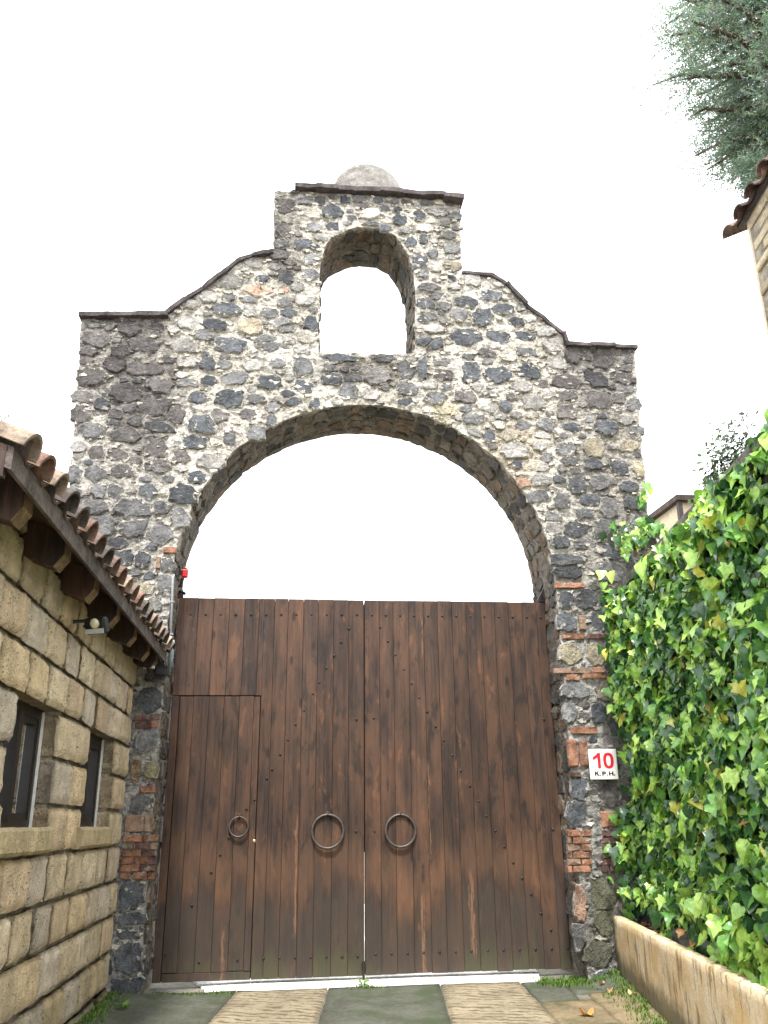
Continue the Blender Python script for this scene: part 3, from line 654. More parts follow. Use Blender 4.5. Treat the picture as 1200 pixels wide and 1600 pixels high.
# ---- stones lining the big arch and the small opening
def lining(path, depth, wmin, wmax, name, seed, count):
    """path: 2-D polyline of the opening edge; stones laid on the unrolled soffit"""
    rn = random.Random(seed); L = [0]
    for a, b in zip(path[:-1], path[1:]): L.append(L[-1]+(Vector(b)-Vector(a)).length)
    def mp(u, v, h):
        u = min(max(u, 0.001), L[-1]-.001); i = 0
        while L[i+1] < u: i += 1
        a, b = Vector(path[i]), Vector(path[i+1]); t = (u-L[i])/(L[i+1]-L[i]); p = a+(b-a)*t; d = (b-a).normalized(); nn = Vector((-d.y, d.x))
        p = p+nn*(h-.004); return (p.x, v, p.y)
    u = .02
    while u < L[-1]-.08:
        w_ = rn.uniform(wmin, wmax); v = .025
        while v < depth-.03:
            h_ = rn.uniform(.13, .27); h_ = depth-.02-v if v+h_ > depth-.12 else h_
            poly = stone_poly((u+w_/2, v+h_/2, w_*.92, h_*.93), rn, .7)
            V, F = stone_geo(poly, mp, rn.uniform(.008, .026), rn, .03)
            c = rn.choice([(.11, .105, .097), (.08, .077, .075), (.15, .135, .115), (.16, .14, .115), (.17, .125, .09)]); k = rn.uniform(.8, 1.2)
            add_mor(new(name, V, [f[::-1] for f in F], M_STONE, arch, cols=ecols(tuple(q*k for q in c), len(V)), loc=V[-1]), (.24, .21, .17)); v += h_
        u += w_
lining([(AX+1.79, .1), (AX+1.785, AZ)]+archpts[2:-2]+[(AX-1.785, AZ), (AX-1.80, .1)], T, .11, .23, 'voussoir', 21, 0)
lining([tuple(p) for p in win[::-1]], T, .1, .2, 'lining_stone', 22, 0)
# ---- coping along the stepped and curved top
def coping(path, th=.045, front=.07, back=.06, seed=1):
    rn = random.Random(seed); pts = resample(path, .27, False)+[Vector(path[-1])]
    for a, b in zip(pts[:-1], pts[1:]):
        d = (b-a).normalized(); nn = Vector((-d.y, d.x)); f0 = front+rn.uniform(-.015, .015); t0 = th*rn.uniform(.7, .95); s = rn.uniform(-.006, .006)
        nseg = 4; V = []; F = []
        for k in range(nseg+1):
            p = a+(b-a)*(k/nseg*1.012-.006)
            for (hh, yy) in ((-.012, -f0), (t0*.7, -f0-.008), (t0, -f0+.014), (t0, T+back), (-.012, T+back)):
                q = p+nn*(hh+s+.006*fbm(p.x*9, p.y*9, yy*7)); V.append((q.x, yy+.012*fbm(p.x*11, p.y*11, hh*9), q.y))
        for k in range(nseg):
            for j in range(5): F.append((k*5+j, k*5+(j+1) % 5, (k+1)*5+(j+1) % 5, (k+1)*5+j))
        F += [(4, 3, 2, 1, 0), tuple(nseg*5+j for j in range(5))]
        new('coping_slab', V, F, M_COPING, arch, loc=V[0])
coping([P2(125, 497), P2(263, 495)], seed=1)
coping([P2(261, 491)]+[P2(*q) for q in [(290, 470), (320, 451), (345, 431), (370, 411), (395, 402), (427, 397)]], .035, .04, seed=2)
coping([P2(461, 297), P2(560, 303), P2(694, 312.5)], .055, .09, seed=3); coping([P2(692, 316), P2(722, 319)], .06, .11, seed=6)
coping([P2(722, 428)]+[P2(*q) for q in [(768, 431), (790, 445), (820, 478), (850, 500), (878, 522), (884, 540)]], .035, .04, seed=4)
coping([P2(884, 542), P2(994, 546)], .04, .06, seed=5)
q = atY(574, 300, .36); fin = MB(); r_ = .455
zt_ = atY(574, 265, .36).z; fin.dome((q.x, .36, 7.66), r_, .30, zt_-7.66, 30, 10, jit=.008, pw=.72)
fin.build('rounded_finial', rocky('grey_finial', (.23, .22, .205), .35, 9, bump=.9, bd=.02, smear=.3), arch, True)

# ================================================================== GATE
GY = .36; ZT = 3.235
def leaf_planks(parent, xs_, z0, z1, zcut=None, skip=(), seed=0):
    rn = random.Random(seed)
    for i, (a, b) in enumerate(zip(xs_[:-1], xs_[1:])):
        zb = z0 if not (zcut and i in skip) else zcut
        mb = MB(); dy = rn.uniform(-.002, .003)
        mb.box((a+.0008, GY+dy, zb+rn.uniform(-.006, .006)*(0 if (zcut and i in skip) else 1)), (b-.0008, GY+.045+dy, z1+rn.uniform(-.004, .002)), ch=.0028)
        mb.build('plank', M_WOOD, parent, loc=((a+b)/2, GY, zb))
def studs(parent, pts, mat=M_IRON):
    mb = MB(); Mx = Matrix.Rotation(math.pi/2, 3, 'X')
    for x, y in pts:
        p = atY(x, y, GY); mb.dome((p.x, GY+.002, p.z), .0125, .0125, .011, 8, 3, M=Mx)
    o = mb.build('studs', mat, parent, True); o['kind'] = 'stuff'
def gp(px, py): p = atY(px, py, GY); return p.x, p.z
XL = -1.588; XS = .1575; XR = 1.944
gl = thing('gate_leaf', 'left leaf of the brown plank gate, with a small wicket door cut into it', 'gate', (XL, GY, .03), 'brown plank gate leaves')
gr = thing('gate_leaf', 'right leaf of the brown plank gate, plain planks with one iron ring', 'gate', (XR, GY, .03), 'brown plank gate leaves')
lx = [gp(x, 938)[0] for x in (279, 311, 335, 359.5, 383, 406, 430, 451, 475, 497.5, 522, 545.5)]+[XS-.004]; lx[0] = XL
rx = [XS+.004]+[gp(550+x/3.243, 940)[0] for x in (137, 207, 283, 360, 430, 503, 575, 650, 718, 790, 860, 930)]+[XR]
DX0, DX1 = gp(262, 1300)[0]+.028, gp(401, 1250)[0]; DZ1 = gp(345, 1088)[1]; DZ0 = .10
# upper planks left of and above the wicket, full planks to its right
for i, (a, b) in enumerate(zip(lx[:-1], lx[1:])):
    z0 = .03; rn = random.Random(100+i)
    if b <= DX1+.02: z0 = DZ1+.008
    mb = MB(); dy = rn.uniform(-.002, .003); a2 = a
    if a < DX1 < b-.02: # plank notched by the wicket: the part beside the door
        mb.box((DX1+.006, GY+dy, .03), (b-.0008, GY+.045+dy, ZT), ch=.002); mb.box((a+.0008, GY+dy, DZ1+.008), (DX1+.0055, GY+.045+dy, ZT), ch=.002)
    else: mb.box((a+.0008, GY+dy, z0), (b-.0008, GY+.045+dy, ZT+rn.uniform(-.004, .002)), ch=.0028)
    mb.build('plank', M_WOOD, gl, loc=((a+b)/2, GY, z0))
mb = MB(); mb.box((XL+.001, GY, .03), (DX0-.005, GY+.045, DZ1+.004), ch=.004); mb.build('hanging_stile', M_WOOD, gl, loc=(XL, GY, .03))
mb = MB(); mb.box((DX0, GY+.004, .03), (DX1, GY+.045, DZ0-.006), ch=.004); mb.build('sill_board', M_WOOD, gl, loc=(DX0, GY, .03))
wd = MB(); wd.box((DX0+.01, GY+.049, 1.2), (DX1-.01, GY+.085, 1.34))
door = wd.build('wicket_door', M_WOOD, gl, loc=(DX0, GY+.05, DZ0)); door['label'] = 'small plank wicket door cut into the gate leaf'
for z in (DZ0+.01, DZ1-.15): mb = MB(); mb.box((DX0+.01, GY+.049, z), (DX1-.01, GY+.085, z+.14)); mb.build('ledge', M_WOOD, door)
dxs = [DX0]+[gp(x, 1300)[0] for x in (291, 316, 342, 368, 393)]+[DX1-.006]
dxs = [DX0+(DX1-DX0)*k for k in (0, .17, .36, .55, .74, .92, 1)]
leaf_planks(door, dxs, DZ0, DZ1, seed=9)
leaf_planks(gr, rx, .03, ZT, seed=3)
for leaf, x0, x1 in ((gl, XL, XS), (gr, XS, XR)):           # rails and brace behind the planks
    for z in ((2.42, ZT-.16) if leaf is gl else (.14, 1.1, ZT-.16)):
        mb = MB(); mb.box((x0+.03, GY+.052, z), (x1-.03, GY+.10, z+.14)); mb.build('rail', M_WOOD, leaf, loc=(x0, GY, z))
for leaf, x0, x1 in ((gl, XL+.004, XS-.008), (gr, XS+.008, XR-.004)):   # unseen backing added to keep the plank gaps dark
    mb = MB(); mb.box((x0, GY+.103, .022), (x1, GY+.118, ZT-.004)); mb.build('gap_light_block', M_WOOD, leaf)
mb = MB(); mb.box((XS-.05, GY+.120, .98), (XS+.045, GY+.14, ZT-.02)); mb.build('seam_light_block', M_WOOD, gl)  # unseen strip added to block light through the upper seam
studs(gl, [(298+23.6*k, 960) for k in range(12)]+[(533,1003),(522,1024),(510,1044),(499,1066),(489,1084),(475,1110),(462,1132),(450,1156),(438,1179),(425,1202),(417,1216),(557,1124),(556,1299),(545,982)]+[(412+24.5*k, 1497-.5*k) for k in range(7)])
studs(door, [(398, 1250), (385, 1264), (358, 1309), (344, 1336), (330, 1363), (300, 1415), (259, 1492), (311, 1503), (371, 1500)])
studs(gr, [(581+22*k, 961+k*.3) for k in range(13)]+[(594,980),(606,1002),(618,1023),(631,1046),(643,1068),(655,1090),(668,1112),(681,1135),(694,1157),(707,1180),(720,1204),(734,1228),(748,1252),(760,1275),(774,1298),(788,1323),(802,1348),(816,1372),(830,1397),(845,1427),(861,1453),(584,1122),(850,1124),(585,1299),(864,1296)]+[(587+25*k, 1491-.8*k) for k in range(13)])
def ring(parent, px, py, rp, thick):
    thick *= 1.3
    c = atY(px, py, GY-.02); rr = rp*(c-CAM).dot(FWD)/FPX
    mb = MB(); mb.torus((c.x, GY-.022, c.z), (1, 0, 0), (0, .06, 1), rr, thick, 36, 8)
    o = mb.build('ring_pull', M_RING, parent, True, loc=c)
    mb = MB(); mb.torus((c.x, GY-.018, c.z+rr+.004), (0, 1, 0), (0, 0, 1), .017, .005, 12, 6); mb.dome((c.x, GY+.001, c.z+rr+.006), .024, .024, .008, 12, 3, M=Matrix.Rotation(math.pi/2, 3, 'X'))
    mb.build('staple', M_IRON, o if parent is not door else o, True) if parent is not door else mb.build('staple', M_IRON, door, True)
ring(gl, 512, 1299, 24.5, .0085); ring(gr, 626, 1298, 23.5, .0085); ring(door, 373, 1292, 14.5, .006)
p = atY(397, 1314, GY); mb = MB(); mb.dome((p.x, GY+.001, p.z), .017, .017, .012, 14, 3, M=Matrix.Rotation(math.pi/2, 3, 'X')); mb.build('door_lock', M_BRASS, door, True, loc=p)
mb = MB(); mb.tube([(XS-.012, GY-.012, .14), (XS-.012, GY-.012, .002)], .011, 8); mb.box((XS-.03, GY-.014, .10), (XS+.004, GY+.0, .13)); mb.build('drop_bolt', M_IRON, gl)
for leaf, x0, s in ((gl, XL, -1), (gr, XR, 1)):
    mb = MB(); mb.box((x0-.03*s, GY+.0, ZT+.004), (x0+.05*s, GY+.05, ZT+.03), ch=.004) if s < 0 else mb.box((x0-.06, GY+.0, ZT+.004), (x0+.05, GY+.05, ZT+.03), ch=.004)
    if s < 0:
        mb.tube([(x0-.02, GY+.02, ZT+.012), (x0+.01, GY+.0, ZT+.06), (x0+.055, GY-.02, ZT+.03)], .016, 8)
    else:
        mb.box((0, 0, 0), (.035, .03, .17), Matrix.Translation((x0-.07, GY+.02, ZT+.02)) @ Matrix.Rotation(R(32), 4, 'Y'))
        mb.tube([(x0+.02, GY+.02, ZT-.05), (x0+.02, GY+.02, ZT+.1)], .018, 8)
    mb.build('top_pivot', M_IRON, leaf)

# ================================================================== LEFT BLOCK HOUSE
WX = -1.86; HY0, HY1 = -4.15, -.03
house = thing('block_house', 'low cream tuff block house with tiled eave beside the gate', 'house', (WX, -2.1, 0))
def lw(s, zc, h=0.): return (WX+h, s, zc-SLOPE*s)          # s runs along the wall, zc is height above the sloping base line
WINS = [(-3.05, -2.24), (-1.47, -.60)]; WZ0, WZ1 = 1.235, 1.87
CY = [-.06, .10, .345, .60, .845, 1.105, 1.36, 1.615, 1.87, 2.11, 2.35, 2.60, 2.80]
# mortar wall behind the blocks, with the window openings left out
def core_wall():
    mb = MB(); hb = -.026; G_ = .03; ss = [HY0, WINS[0][0]-G_, WINS[0][1]+G_, WINS[1][0]-G_, WINS[1][1]+G_, HY1]; zz = [-.2, WZ0-G_, WZ1+G_, 2.85]
    for i in range(5):
        for j in range(3):
            if j == 1 and i in (1, 3): continue
            n_, m_ = 8, 6
            for a in range(n_):
                for b in range(m_):
                    def q(u, v):
                        s = ss[i]+(ss[i+1]-ss[i])*u/n_; z = zz[j]+(zz[j+1]-zz[j])*v/m_
                        return lw(s, z, hb+.007*fbm(s*7, z*7))
                    mb.add([q(a, b), q(a+1, b), q(a+1, b+1), q(a, b+1)], [(0, 3, 2, 1)])
    for s0, s1 in WINS:         # reveals
        s0, s1 = s0-G_, s1+G_; za, zb = WZ0-G_, WZ1+G_
        for (a, b) in (((s0, za), (s0, zb)), ((s0, zb), (s1, zb)), ((s1, zb), (s1, za)), ((s1, za), (s0, za))):
            mb.add([lw(*a, hb+.004), lw(*b, hb+.004), lw(*b, -.24), lw(*a, -.24)], [(0, 1, 2, 3)])
    # end walls and back so that it is a closed room
    for s in (HY0, HY1): mb.add([lw(s, -.2, hb), lw(s, 2.85, hb), (WX-2.6, s, 3.7), (WX-2.6, s, -.2)], [(0, 1, 2, 3)])
    mb.add([(WX-2.6, HY0, -.2), (WX-2.6, HY1, -.2), (WX-2.6, HY1, 3.7), (WX-2.6, HY0, 3.7)], [(0, 1, 2, 3)])
    return mb.build('wall', M_JOINT, house)
wallo = core_wall()
mb = MB(); mb.add([lw(HY0, 0, -.27), lw(HY1, 0, -.27), lw(HY1, WZ0-.02, -.27), lw(HY0, WZ0-.02, -.27)], [(0, 1, 2, 3)]); mb.add([(WX-1.6, HY0, 0), (WX-1.6, HY1, 0), (WX-1.6, HY1, 3), (WX-1.6, HY0, 3)], [(0, 1, 2, 3)]); mb.build('inner_wall', M_DARK, house)
BC = [(.52, .43, .29), (.49, .41, .28), (.55, .47, .33), (.46, .38, .26), (.50, .42, .31), (.53, .42, .265), (.46, .40, .315), (.50, .395, .265)]
def block(s0, s1, z0, z1, rn, depth=.0, ret=None):
    nu, nv = 9, 7; V = []; F = []; seed = rn.uniform(0, 99); pr = rn.uniform(.010, .022); ty = rn.uniform(-.012, .012)
    for j in range(nv+1):
        for i in range(nu+1):
            u, v = i/nu*2-1, j/nv*2-1
            uu, vv = math.copysign(abs(u)**.75, u), math.copysign(abs(v)**.75, v)
            rim = max(abs(u), abs(v)); cr = max(0, abs(uu)+abs(vv)-1.8)*.10
            su, sv = uu*(1-cr), vv*(1-cr)
            s = (s0+s1)/2+su*((s1-s0)/2-.0105)+.006*fbm(seed+j*.9, u*2, 1); z = (z0+z1)/2+sv*((z1-z0)/2-.0115)+.006*fbm(seed, i*.8, v*2)
            h = pr*(1-rim**12)+(-.004+.008*fbm(seed+u*4, v*4, 2) if rim > .99 else 0)+.006*fbm(seed+u*1.6, v*1.6, 3)+ty*u+.006*fbm(seed+u*6, v*6, 8)
            V.append(Vector(lw(s, z, h)))
    for j in range(nv):
        for i in range(nu): a = j*(nu+1)+i; F.append((a, a+nu+1, a+nu+2, a+1))
    rim = [i for i in range(nu+1)]+[(j*(nu+1)+nu) for j in range(1, nv+1)]+[nv*(nu+1)+i for i in range(nu-1, -1, -1)]+[j*(nu+1) for j in range(nv-1, 0, -1)]
    b = len(V); dp = ret if ret else .06
    V += [V[i]+Vector((-dp, 0, 0)) for i in rim]
    for k in range(len(rim)): k2 = (k+1) % len(rim); F.append((rim[k2], rim[k], b+k, b+k2))
    k = rn.uniform(1.18, 1.45); c = tuple(x*k for x in rn.choice(BC))
    mz = (z0+z1)/2
    if mz < .12: c = lerp(c, (.10, .12, .045), rn.uniform(.5, .8))
    elif mz < .3: c = lerp(c, (.13, .13, .06), rn.uniform(.05, .4))
    o = new('block', V, F, M_BLOCK, house, True, loc=V[0], color=c)
rn = random.Random(17)
for r in range(len(CY)-1):
    z0, z1 = CY[r], CY[r+1]
    spans = [(HY0, HY1)]
    if z0 >= 1.1 and z1 <= 1.88:
        spans = [(HY0, WINS[0][0]), (WINS[0][1], WINS[1][0]), (WINS[1][1], HY1)]
    for a, b in spans:
        L_ = b-a; cuts = [a]
        if L_ > 2:
            x = b-(.28 if r % 2 else .46)
            cs = [b]
            while x > a+.2: cs.append(x); x -= rn.uniform(.36, .44)
            cs.append(a); cuts = cs[::-1]
        else:
            n_ = max(1, round(L_/.42)); off = rn.uniform(-.06, .06) if n_ > 1 else 0
            cuts = [a]+[a+L_*k/n_+off for k in range(1, n_)]+[b]
        for s0, s1 in zip(cuts[:-1], cuts[1:]):
            zz0 = z0
            if 1.1 <= z0 < 1.2:   # the sill course: bands below windows handled by the sills
                zz0 = z0
            block(s0, s1, zz0, z1, rn, ret=.2 if any(abs(s1-w_[0]) < .01 or abs(s0-w_[1]) < .01 or (abs(z0-WZ1) < .01 and s1 > w_[0] and s0 < w_[1]) for w_ in WINS) else None)
# windows
for s0, s1 in WINS:
    mb = MB(); d0, d1 = -.15, -.095; b = .045
    def bar(sa, sb, za, zb, da=d0, db=d1):
        vs_ = [lw(s, z, h) for h in (da, db) for s, z in ((sa, za), (sb, za), (sb, zb), (sa, zb))]
        mb.add(vs_, [(0, 1, 2, 3), (7, 6, 5, 4), (0, 4, 5, 1), (1, 5, 6, 2), (2, 6, 7, 3), (3, 7, 4, 0)])
    bar(s0-.025, s0+b, WZ0-.02, WZ1+.025); bar(s1-b, s1+.025, WZ0-.02, WZ1+.025); bar(s0+b, s1-b, WZ0-.02, WZ0+b); bar(s0+b, s1-b, WZ1-b, WZ1+.025); mid = (s0+s1)/2
    bar(mid-.03, mid+.03, WZ0+b, WZ1-b, d0+.004, d1+.012); bar(mid+.03, mid+.055, WZ0+b, WZ1-b, d0+.004, d1-.01); bar(s1-b-.03, s1-b, WZ0+b, WZ1-b, d0+.004, d1-.008)
    bar(mid+.055, s1-b-.03, WZ0+b, WZ0+b+.035, d0+.004, d1-.008); bar(mid+.055, s1-b-.03, WZ1-b-.035, WZ1-b, d0+.004, d1-.008)
    wn = mb.build('window', M_FRAME, house, loc=lw(s0, WZ0, d0))
    for pa, pb in ((s0+b, mid-.03), (mid+.055, s1-b-.03)):
        mb = MB(); mb.add([lw(pa, WZ0+b, -.13), lw(pb, WZ0+b, -.13), lw(pb, WZ1-b, -.13), lw(pa, WZ1-b, -.13)], [(0, 3, 2, 1)]); mb.build('pane', M_GLASS, wn)
    mb = MB(); e = .006
    for (sa, sb, za, zb) in ((s1-e, s1, WZ0, WZ1), (s0, s1-e, WZ0-.0, WZ0+.008)):
        vs_ = [lw(s, z, h) for h in (-.096, -.080) for s, z in ((sa, za), (sb, za), (sb, zb), (sa, zb))]
        mb.add(vs_, [(0, 1, 2, 3), (7, 6, 5, 4), (0, 4, 5, 1), (1, 5, 6, 2), (2, 6, 7, 3), (3, 7, 4, 0)])
    mb.build('sealant_bead', M_WHITEPL, wn)
    # stone sill in two or three pieces
    n_ = 2
    for k in range(n_):
        a = s0-.10+(s1-s0+.12)*k/n_; c_ = s0-.10+(s1-s0+.12)*(k+1)/n_
        V = []; F = []; hs_ = (-.12, .035, .05, .048, .03, -.12); zs = (1.108, 1.112, 1.13, 1.225, 1.243, 1.240)
        for i in range(7):
            s = a+(c_-a)*(i/6*.985)
            for h, z in zip(hs_, zs): V.append(Vector(lw(s, z+.004*fbm(s*6, z*9, 2), h+.006*fbm(s*9, z*9)+(-.008 if i in (0, 6) and h > 0 else 0))))
        for i in range(6):
            for j in range(6): F.append((i*6+j, (i+1)*6+j, (i+1)*6+(j+1) % 6, i*6+(j+1) % 6))
        F += [tuple(range(6)), tuple(36+j for j in range(5, -1, -1))]
        new('sill', V, F, M_BLOCK, wn, color=(.52, .43, .26), loc=V[0])
# roof: rafters, fascia, deck, clay tiles (eave drops with the lane)
EX, EZ = -1.625, 2.600; PITCH = R(21)
def rf(u, s, h=0.):        # u: distance up the slope from the eave edge
    return Vector((EX-u*math.cos(PITCH)-h*math.sin(PITCH)*-1*0, s, EZ+u*math.sin(PITCH)+h-.034*s))
RY0, RY1 = -4.27, -.055
mb = MB(); vs_ = [rf(u, s, h) for u in (.0, 2.95) for s in (RY0, RY1) for h in (.035, .06)]
mb.add(vs_, [(0, 1, 3, 2), (4, 6, 7, 5), (0, 4, 5, 1), (2, 3, 7, 6), (0, 2, 6, 4), (1, 5, 7, 3)])
roof = mb.build('roof', M_EAVE, house, loc=rf(0, RY0))
def beam(name, a, b, mat, parent):
    pass
mb = MB(); vs_ = [rf(u, s, h) for u in (-.025, .003) for s in (RY0, RY1) for h in (-.03, .062)]
mb.add(vs_, [(0, 1, 3, 2), (4, 6, 7, 5), (0, 4, 5, 1), (2, 3, 7, 6), (0, 2, 6, 4), (1, 5, 7, 3)]); mb.build('fascia', M_FASCIA, roof)
mb = MB(); vs_ = [rf(u, s, h) for u in (.004, 2.9) for s in (RY0-.001, RY0+.03) for h in (-.07, .034)]
mb.add(vs_, [(0, 1, 3, 2), (4, 6, 7, 5), (0, 4, 5, 1), (2, 3, 7, 6), (0, 2, 6, 4), (1, 5, 7, 3)]); mb.build('verge_board', M_EAVE, roof)
for s in (-3.85, -3.18, -2.52, -1.86, -1.22, -.62, -.2):
    mb = MB(); u0, u1, w_, h0 = .035, 2.7, .062, -.15
    pr_ = [(u0+.05, h0), (u0, h0*.45), (u0, .033), (u1, .033), (u1, h0)]
    vs_ = [rf(u, s+d, h) for d in (-w_, w_) for u, h in pr_]; n_ = 5
    mb.add(vs_, [tuple(range(n_)), tuple(range(2*n_-1, n_-1, -1))]+[(k, n_+k, n_+(k+1) % n_, (k+1) % n_) for k in range(n_)])
    o = mb.build('rafter', M_EAVE, house, loc=rf(u0, s)); o.data.materials.append(M_LIT_END)
    for f in o.data.polygons:
        if f.normal.x > .5: f.material_index = 1
def tile_mesh(name, r0, r1, ln, up=True, th=.013, n=9, zk=1.12):
    """half-barrel tile along -X local, mouth at x=0"""
    V = []; F = []; K = n+1
    for (x, r) in ((0, r0), (-ln, r1)):
        for rr in (r, r-th):
            for k in range(K):
                a = math.pi*k/n; z = rr*math.sin(a)*zk*(1 if up else -1); V.append((x, rr*math.cos(a), z))
    o0, i0, o1, i1 = 0, K, 2*K, 3*K
    for k in range(n):
        F += [(o0+k, o1+k, o1+k+1, o0+k+1), (i0+k, i0+k+1, i1+k+1, i1+k), (o0+k, o0+k+1, i0+k+1, i0+k), (o1+k, i1+k, i1+k+1, o1+k+1)]
    F += [(o0, i0, i1, o1), (o0+n, o1+n, i1+n, i0+n)]
    me = bpy.data.meshes.new(name); me.from_pydata(V, [], F); me.update(); me.polygons.foreach_set('use_smooth', [False]*len(F)); me.materials.append(M_TILE); return me
TM_C = tile_mesh('cover_tile', .080, .066, .42); TM_P = tile_mesh('pan_tile', .074, .084, .42, False); TM_C2 = tile_mesh('cover_tile', .085, .075, .42, zk=.62); TM_P2 = tile_mesh('pan_tile', .08, .09, .42, False, zk=.6)
TC = [(.125, .092, .076), (.18, .13, .105), (.105, .082, .073), (.26, .205, .16), (.09, .077, .07), (.16, .10, .078)]
def tiles(parent, origin, along, count, pitch, rows_, spacing, rn, edge=.07, rowstep=.34, tm=None, cols=None, zp=.085):
    """origin: first mouth point; along: unit direction of the eave; up-slope direction is horizontal-left of it"""
    al = Vector(along).normalized(); out = Vector((al.y, -al.x, 0)).normalized(); 
    upv = (-out*math.cos(pitch)+Vector((0, 0, 1))*math.sin(pitch)).normalized()
    X = -upv; Y = al; Z = X.cross(Y).normalized()
    if Z.z < 0: Z = -Z
    for r in range(rows_):
        for i in range(count):
            for kind in (0, 1):
                if kind == 1 and i == count-1: continue
                p = Vector(origin)+al*(spacing*(i+.5*kind))+upv*(r*rowstep-edge+(.03 if kind else 0))+Z*((.010 if kind == 0 else zp-.02)+rn.uniform(-.006, .006))
                o = bpy.data.objects.new('roof_tile', (tm or (TM_C, TM_P))[kind]); COL.objects.link(o)
                jit = Matrix.Rotation(rn.uniform(-.05, .05), 4, 'Z') @ Matrix.Rotation(rn.uniform(-.03, .03)+.03, 4, 'Y') @ Matrix.Rotation(rn.uniform(-.06, .06), 4, 'X')
                M = Matrix((X, Y, Z)).transposed().to_4x4() @ jit; M.translation = p
                o.parent = parent; o.matrix_parent_inverse = pinv(parent); o.matrix_basis = M
                k = rn.uniform(.75, 1.2); c = rn.choice(cols or TC); o.color = (c[0]*k, c[1]*k, c[2]*k, 1)
a0 = rf(0, RY0+.05, .066); a1 = rf(0, RY1-.05, .066)
nT = 21; tiles(roof, a0, a1-a0, nT, PITCH, 6, (a1-a0).length/(nT-1), random.Random(4))

# ---- fittings on the house and the left jamb
p = atX(150, 978, -1.70)
fl = thing('floodlight', 'black floodlight with round pale sensor lens hanging under the tiled eave', 'floodlight', p)
Mf = Matrix.Translation(p) @ Matrix.Rotation(R(-25), 4, 'Z') @ Matrix.Rotation(R(24), 4, 'X')
mb = MB(); mb.box((-.075, -.02, -.05), (.075, .035, .05), Mf, ch=.012); mb.box((-.05, .035, -.035), (.05, .06, .035), Mf, ch=.01); mb.build('lamp_body', M_BLACK, fl)
mb = MB(); mb.box((-.065, -.026, -.042), (.065, -.021, -.012), Mf); mb.build('lamp_glass', plain('lamp_glass', (.5, .52, .53), .1, nv=.05), fl)
mb = MB(); mb.dome(Mf @ Vector((.012, -.022, .02)), .032, .032, .022, 14, 5, M=(Mf.to_3x3() @ Matrix.Rotation(math.pi/2, 3, 'X'))); mb.build('sensor_lens', M_CREAMPL, fl, True)
mb = MB(); mb.tube([Mf @ Vector((-.08, 0, 0)), Mf @ Vector((-.09, .03, .03)), (p.x-.16, p.y+.04, p.z+.03)], .012, 8); mb.build('bracket', M_BLACK, fl)
p = atY(232, 1043, -.16)
cm = thing('security_camera', 'small white bracket camera with dark dome under the far end of the eave', 'camera', p)
mb = MB(); mb.box((p.x-.045, p.y-.03, p.z-.01), (p.x+.0, p.y+.03, p.z+.11), ch=.008); mb.tube([(p.x-.02, p.y, p.z), (p.x+.02, p.y-.02, p.z-.02)], .018, 8); mb.build('mount', M_WHITEPL, cm)
mb = MB(); mb.dome((p.x+.022, p.y-.025, p.z-.012), .034, .034, .04, 14, 5, M=Matrix.Rotation(math.pi, 3, 'X')); mb.build('lens_dome', M_BLACK, cm, True)
mb = MB(); mb.tube([(p.x+.022, p.y-.025, p.z-.014), (p.x+.022, p.y-.025, p.z+.012)], .037, 14); mb.build('collar', M_WHITEPL, cm, True)
p = atY(252, 1045, -.08)
jb = thing('junction_box', 'black cable box on the left jamb just below the end of the eave', 'junction box', p)
mb = MB(); mb.box((p.x-.05, p.y-.035, p.z-.06), (p.x+.045, p.y+.04, p.z+.03), ch=.01); mb.build('housing', M_BLACK, jb)
mb = MB(); mb.box((p.x-.055, p.y-.04, p.z+.012), (p.x+.05, p.y+.042, p.z+.022)); mb.build('lid_seam', M_BLACK, jb); mb = MB(); mb.tube([(p.x-.03, p.y, p.z-.06), (p.x-.07, p.y-.02, p.z-.10), (p.x-.13, p.y-.01, p.z-.09)], .009, 8); mb.build('cable_gland', M_BLACK, jb)
a = atY(270, 905, -.035); b = atY(265, 1050, -.035)
cd = thing('conduit', 'thin grey conduit pipe running down the left jamb beside the gate', 'pipe', b)
mb = MB(); mb.tube([a+Vector((.0, .03, .05)), a, b], .011, 8); mb.build('pipe', M_GREYPVC, cd, True)
mb = MB(); c_ = atY(268, 1018, -.035); mb.tube([c_+Vector((0, 0, .10)), c_-Vector((0, 0, .14))], .021, 10); mb.build('sleeve', plain('clear_grey_sleeve', (.25, .30, .34), .2, nv=.2), cd, True)
for t in (.25, .6): q = a.lerp(b, t); mb = MB(); mb.box((q.x-.02, q.y-.014, q.z-.008), (q.x+.02, q.y+.04, q.z+.008)); mb.build('clip', M_GREYPVC, cd)
p = atY(289, 895, .30)
bc = thing('alarm_beacon', 'small red alarm beacon fixed inside the left side of the arch', 'beacon', p)
mb = MB(); mb.box((p.x-.03, p.y-.03, p.z-.05), (p.x+.03, p.y+.03, p.z+.045), ch=.014); mb.build('red_lens', M_RED, bc)
mb = MB(); mb.box((p.x-.033, p.y-.033, p.z+.018), (p.x+.033, p.y+.033, p.z+.024)); mb.build('white_band', M_WHITEPL, bc)
mb = MB(); mb.tube([(p.x-.02, p.y+.01, p.z-.05), (p.x-.03, p.y+.02, p.z-.12), (p.x-.09, p.y+.03, p.z-.13)], .018, 8); mb.box((p.x-.11, p.y-.02, p.z-.02), (p.x-.03, p.y+.02, p.z+.02)); mb.build('bracket', M_IRON, bc)

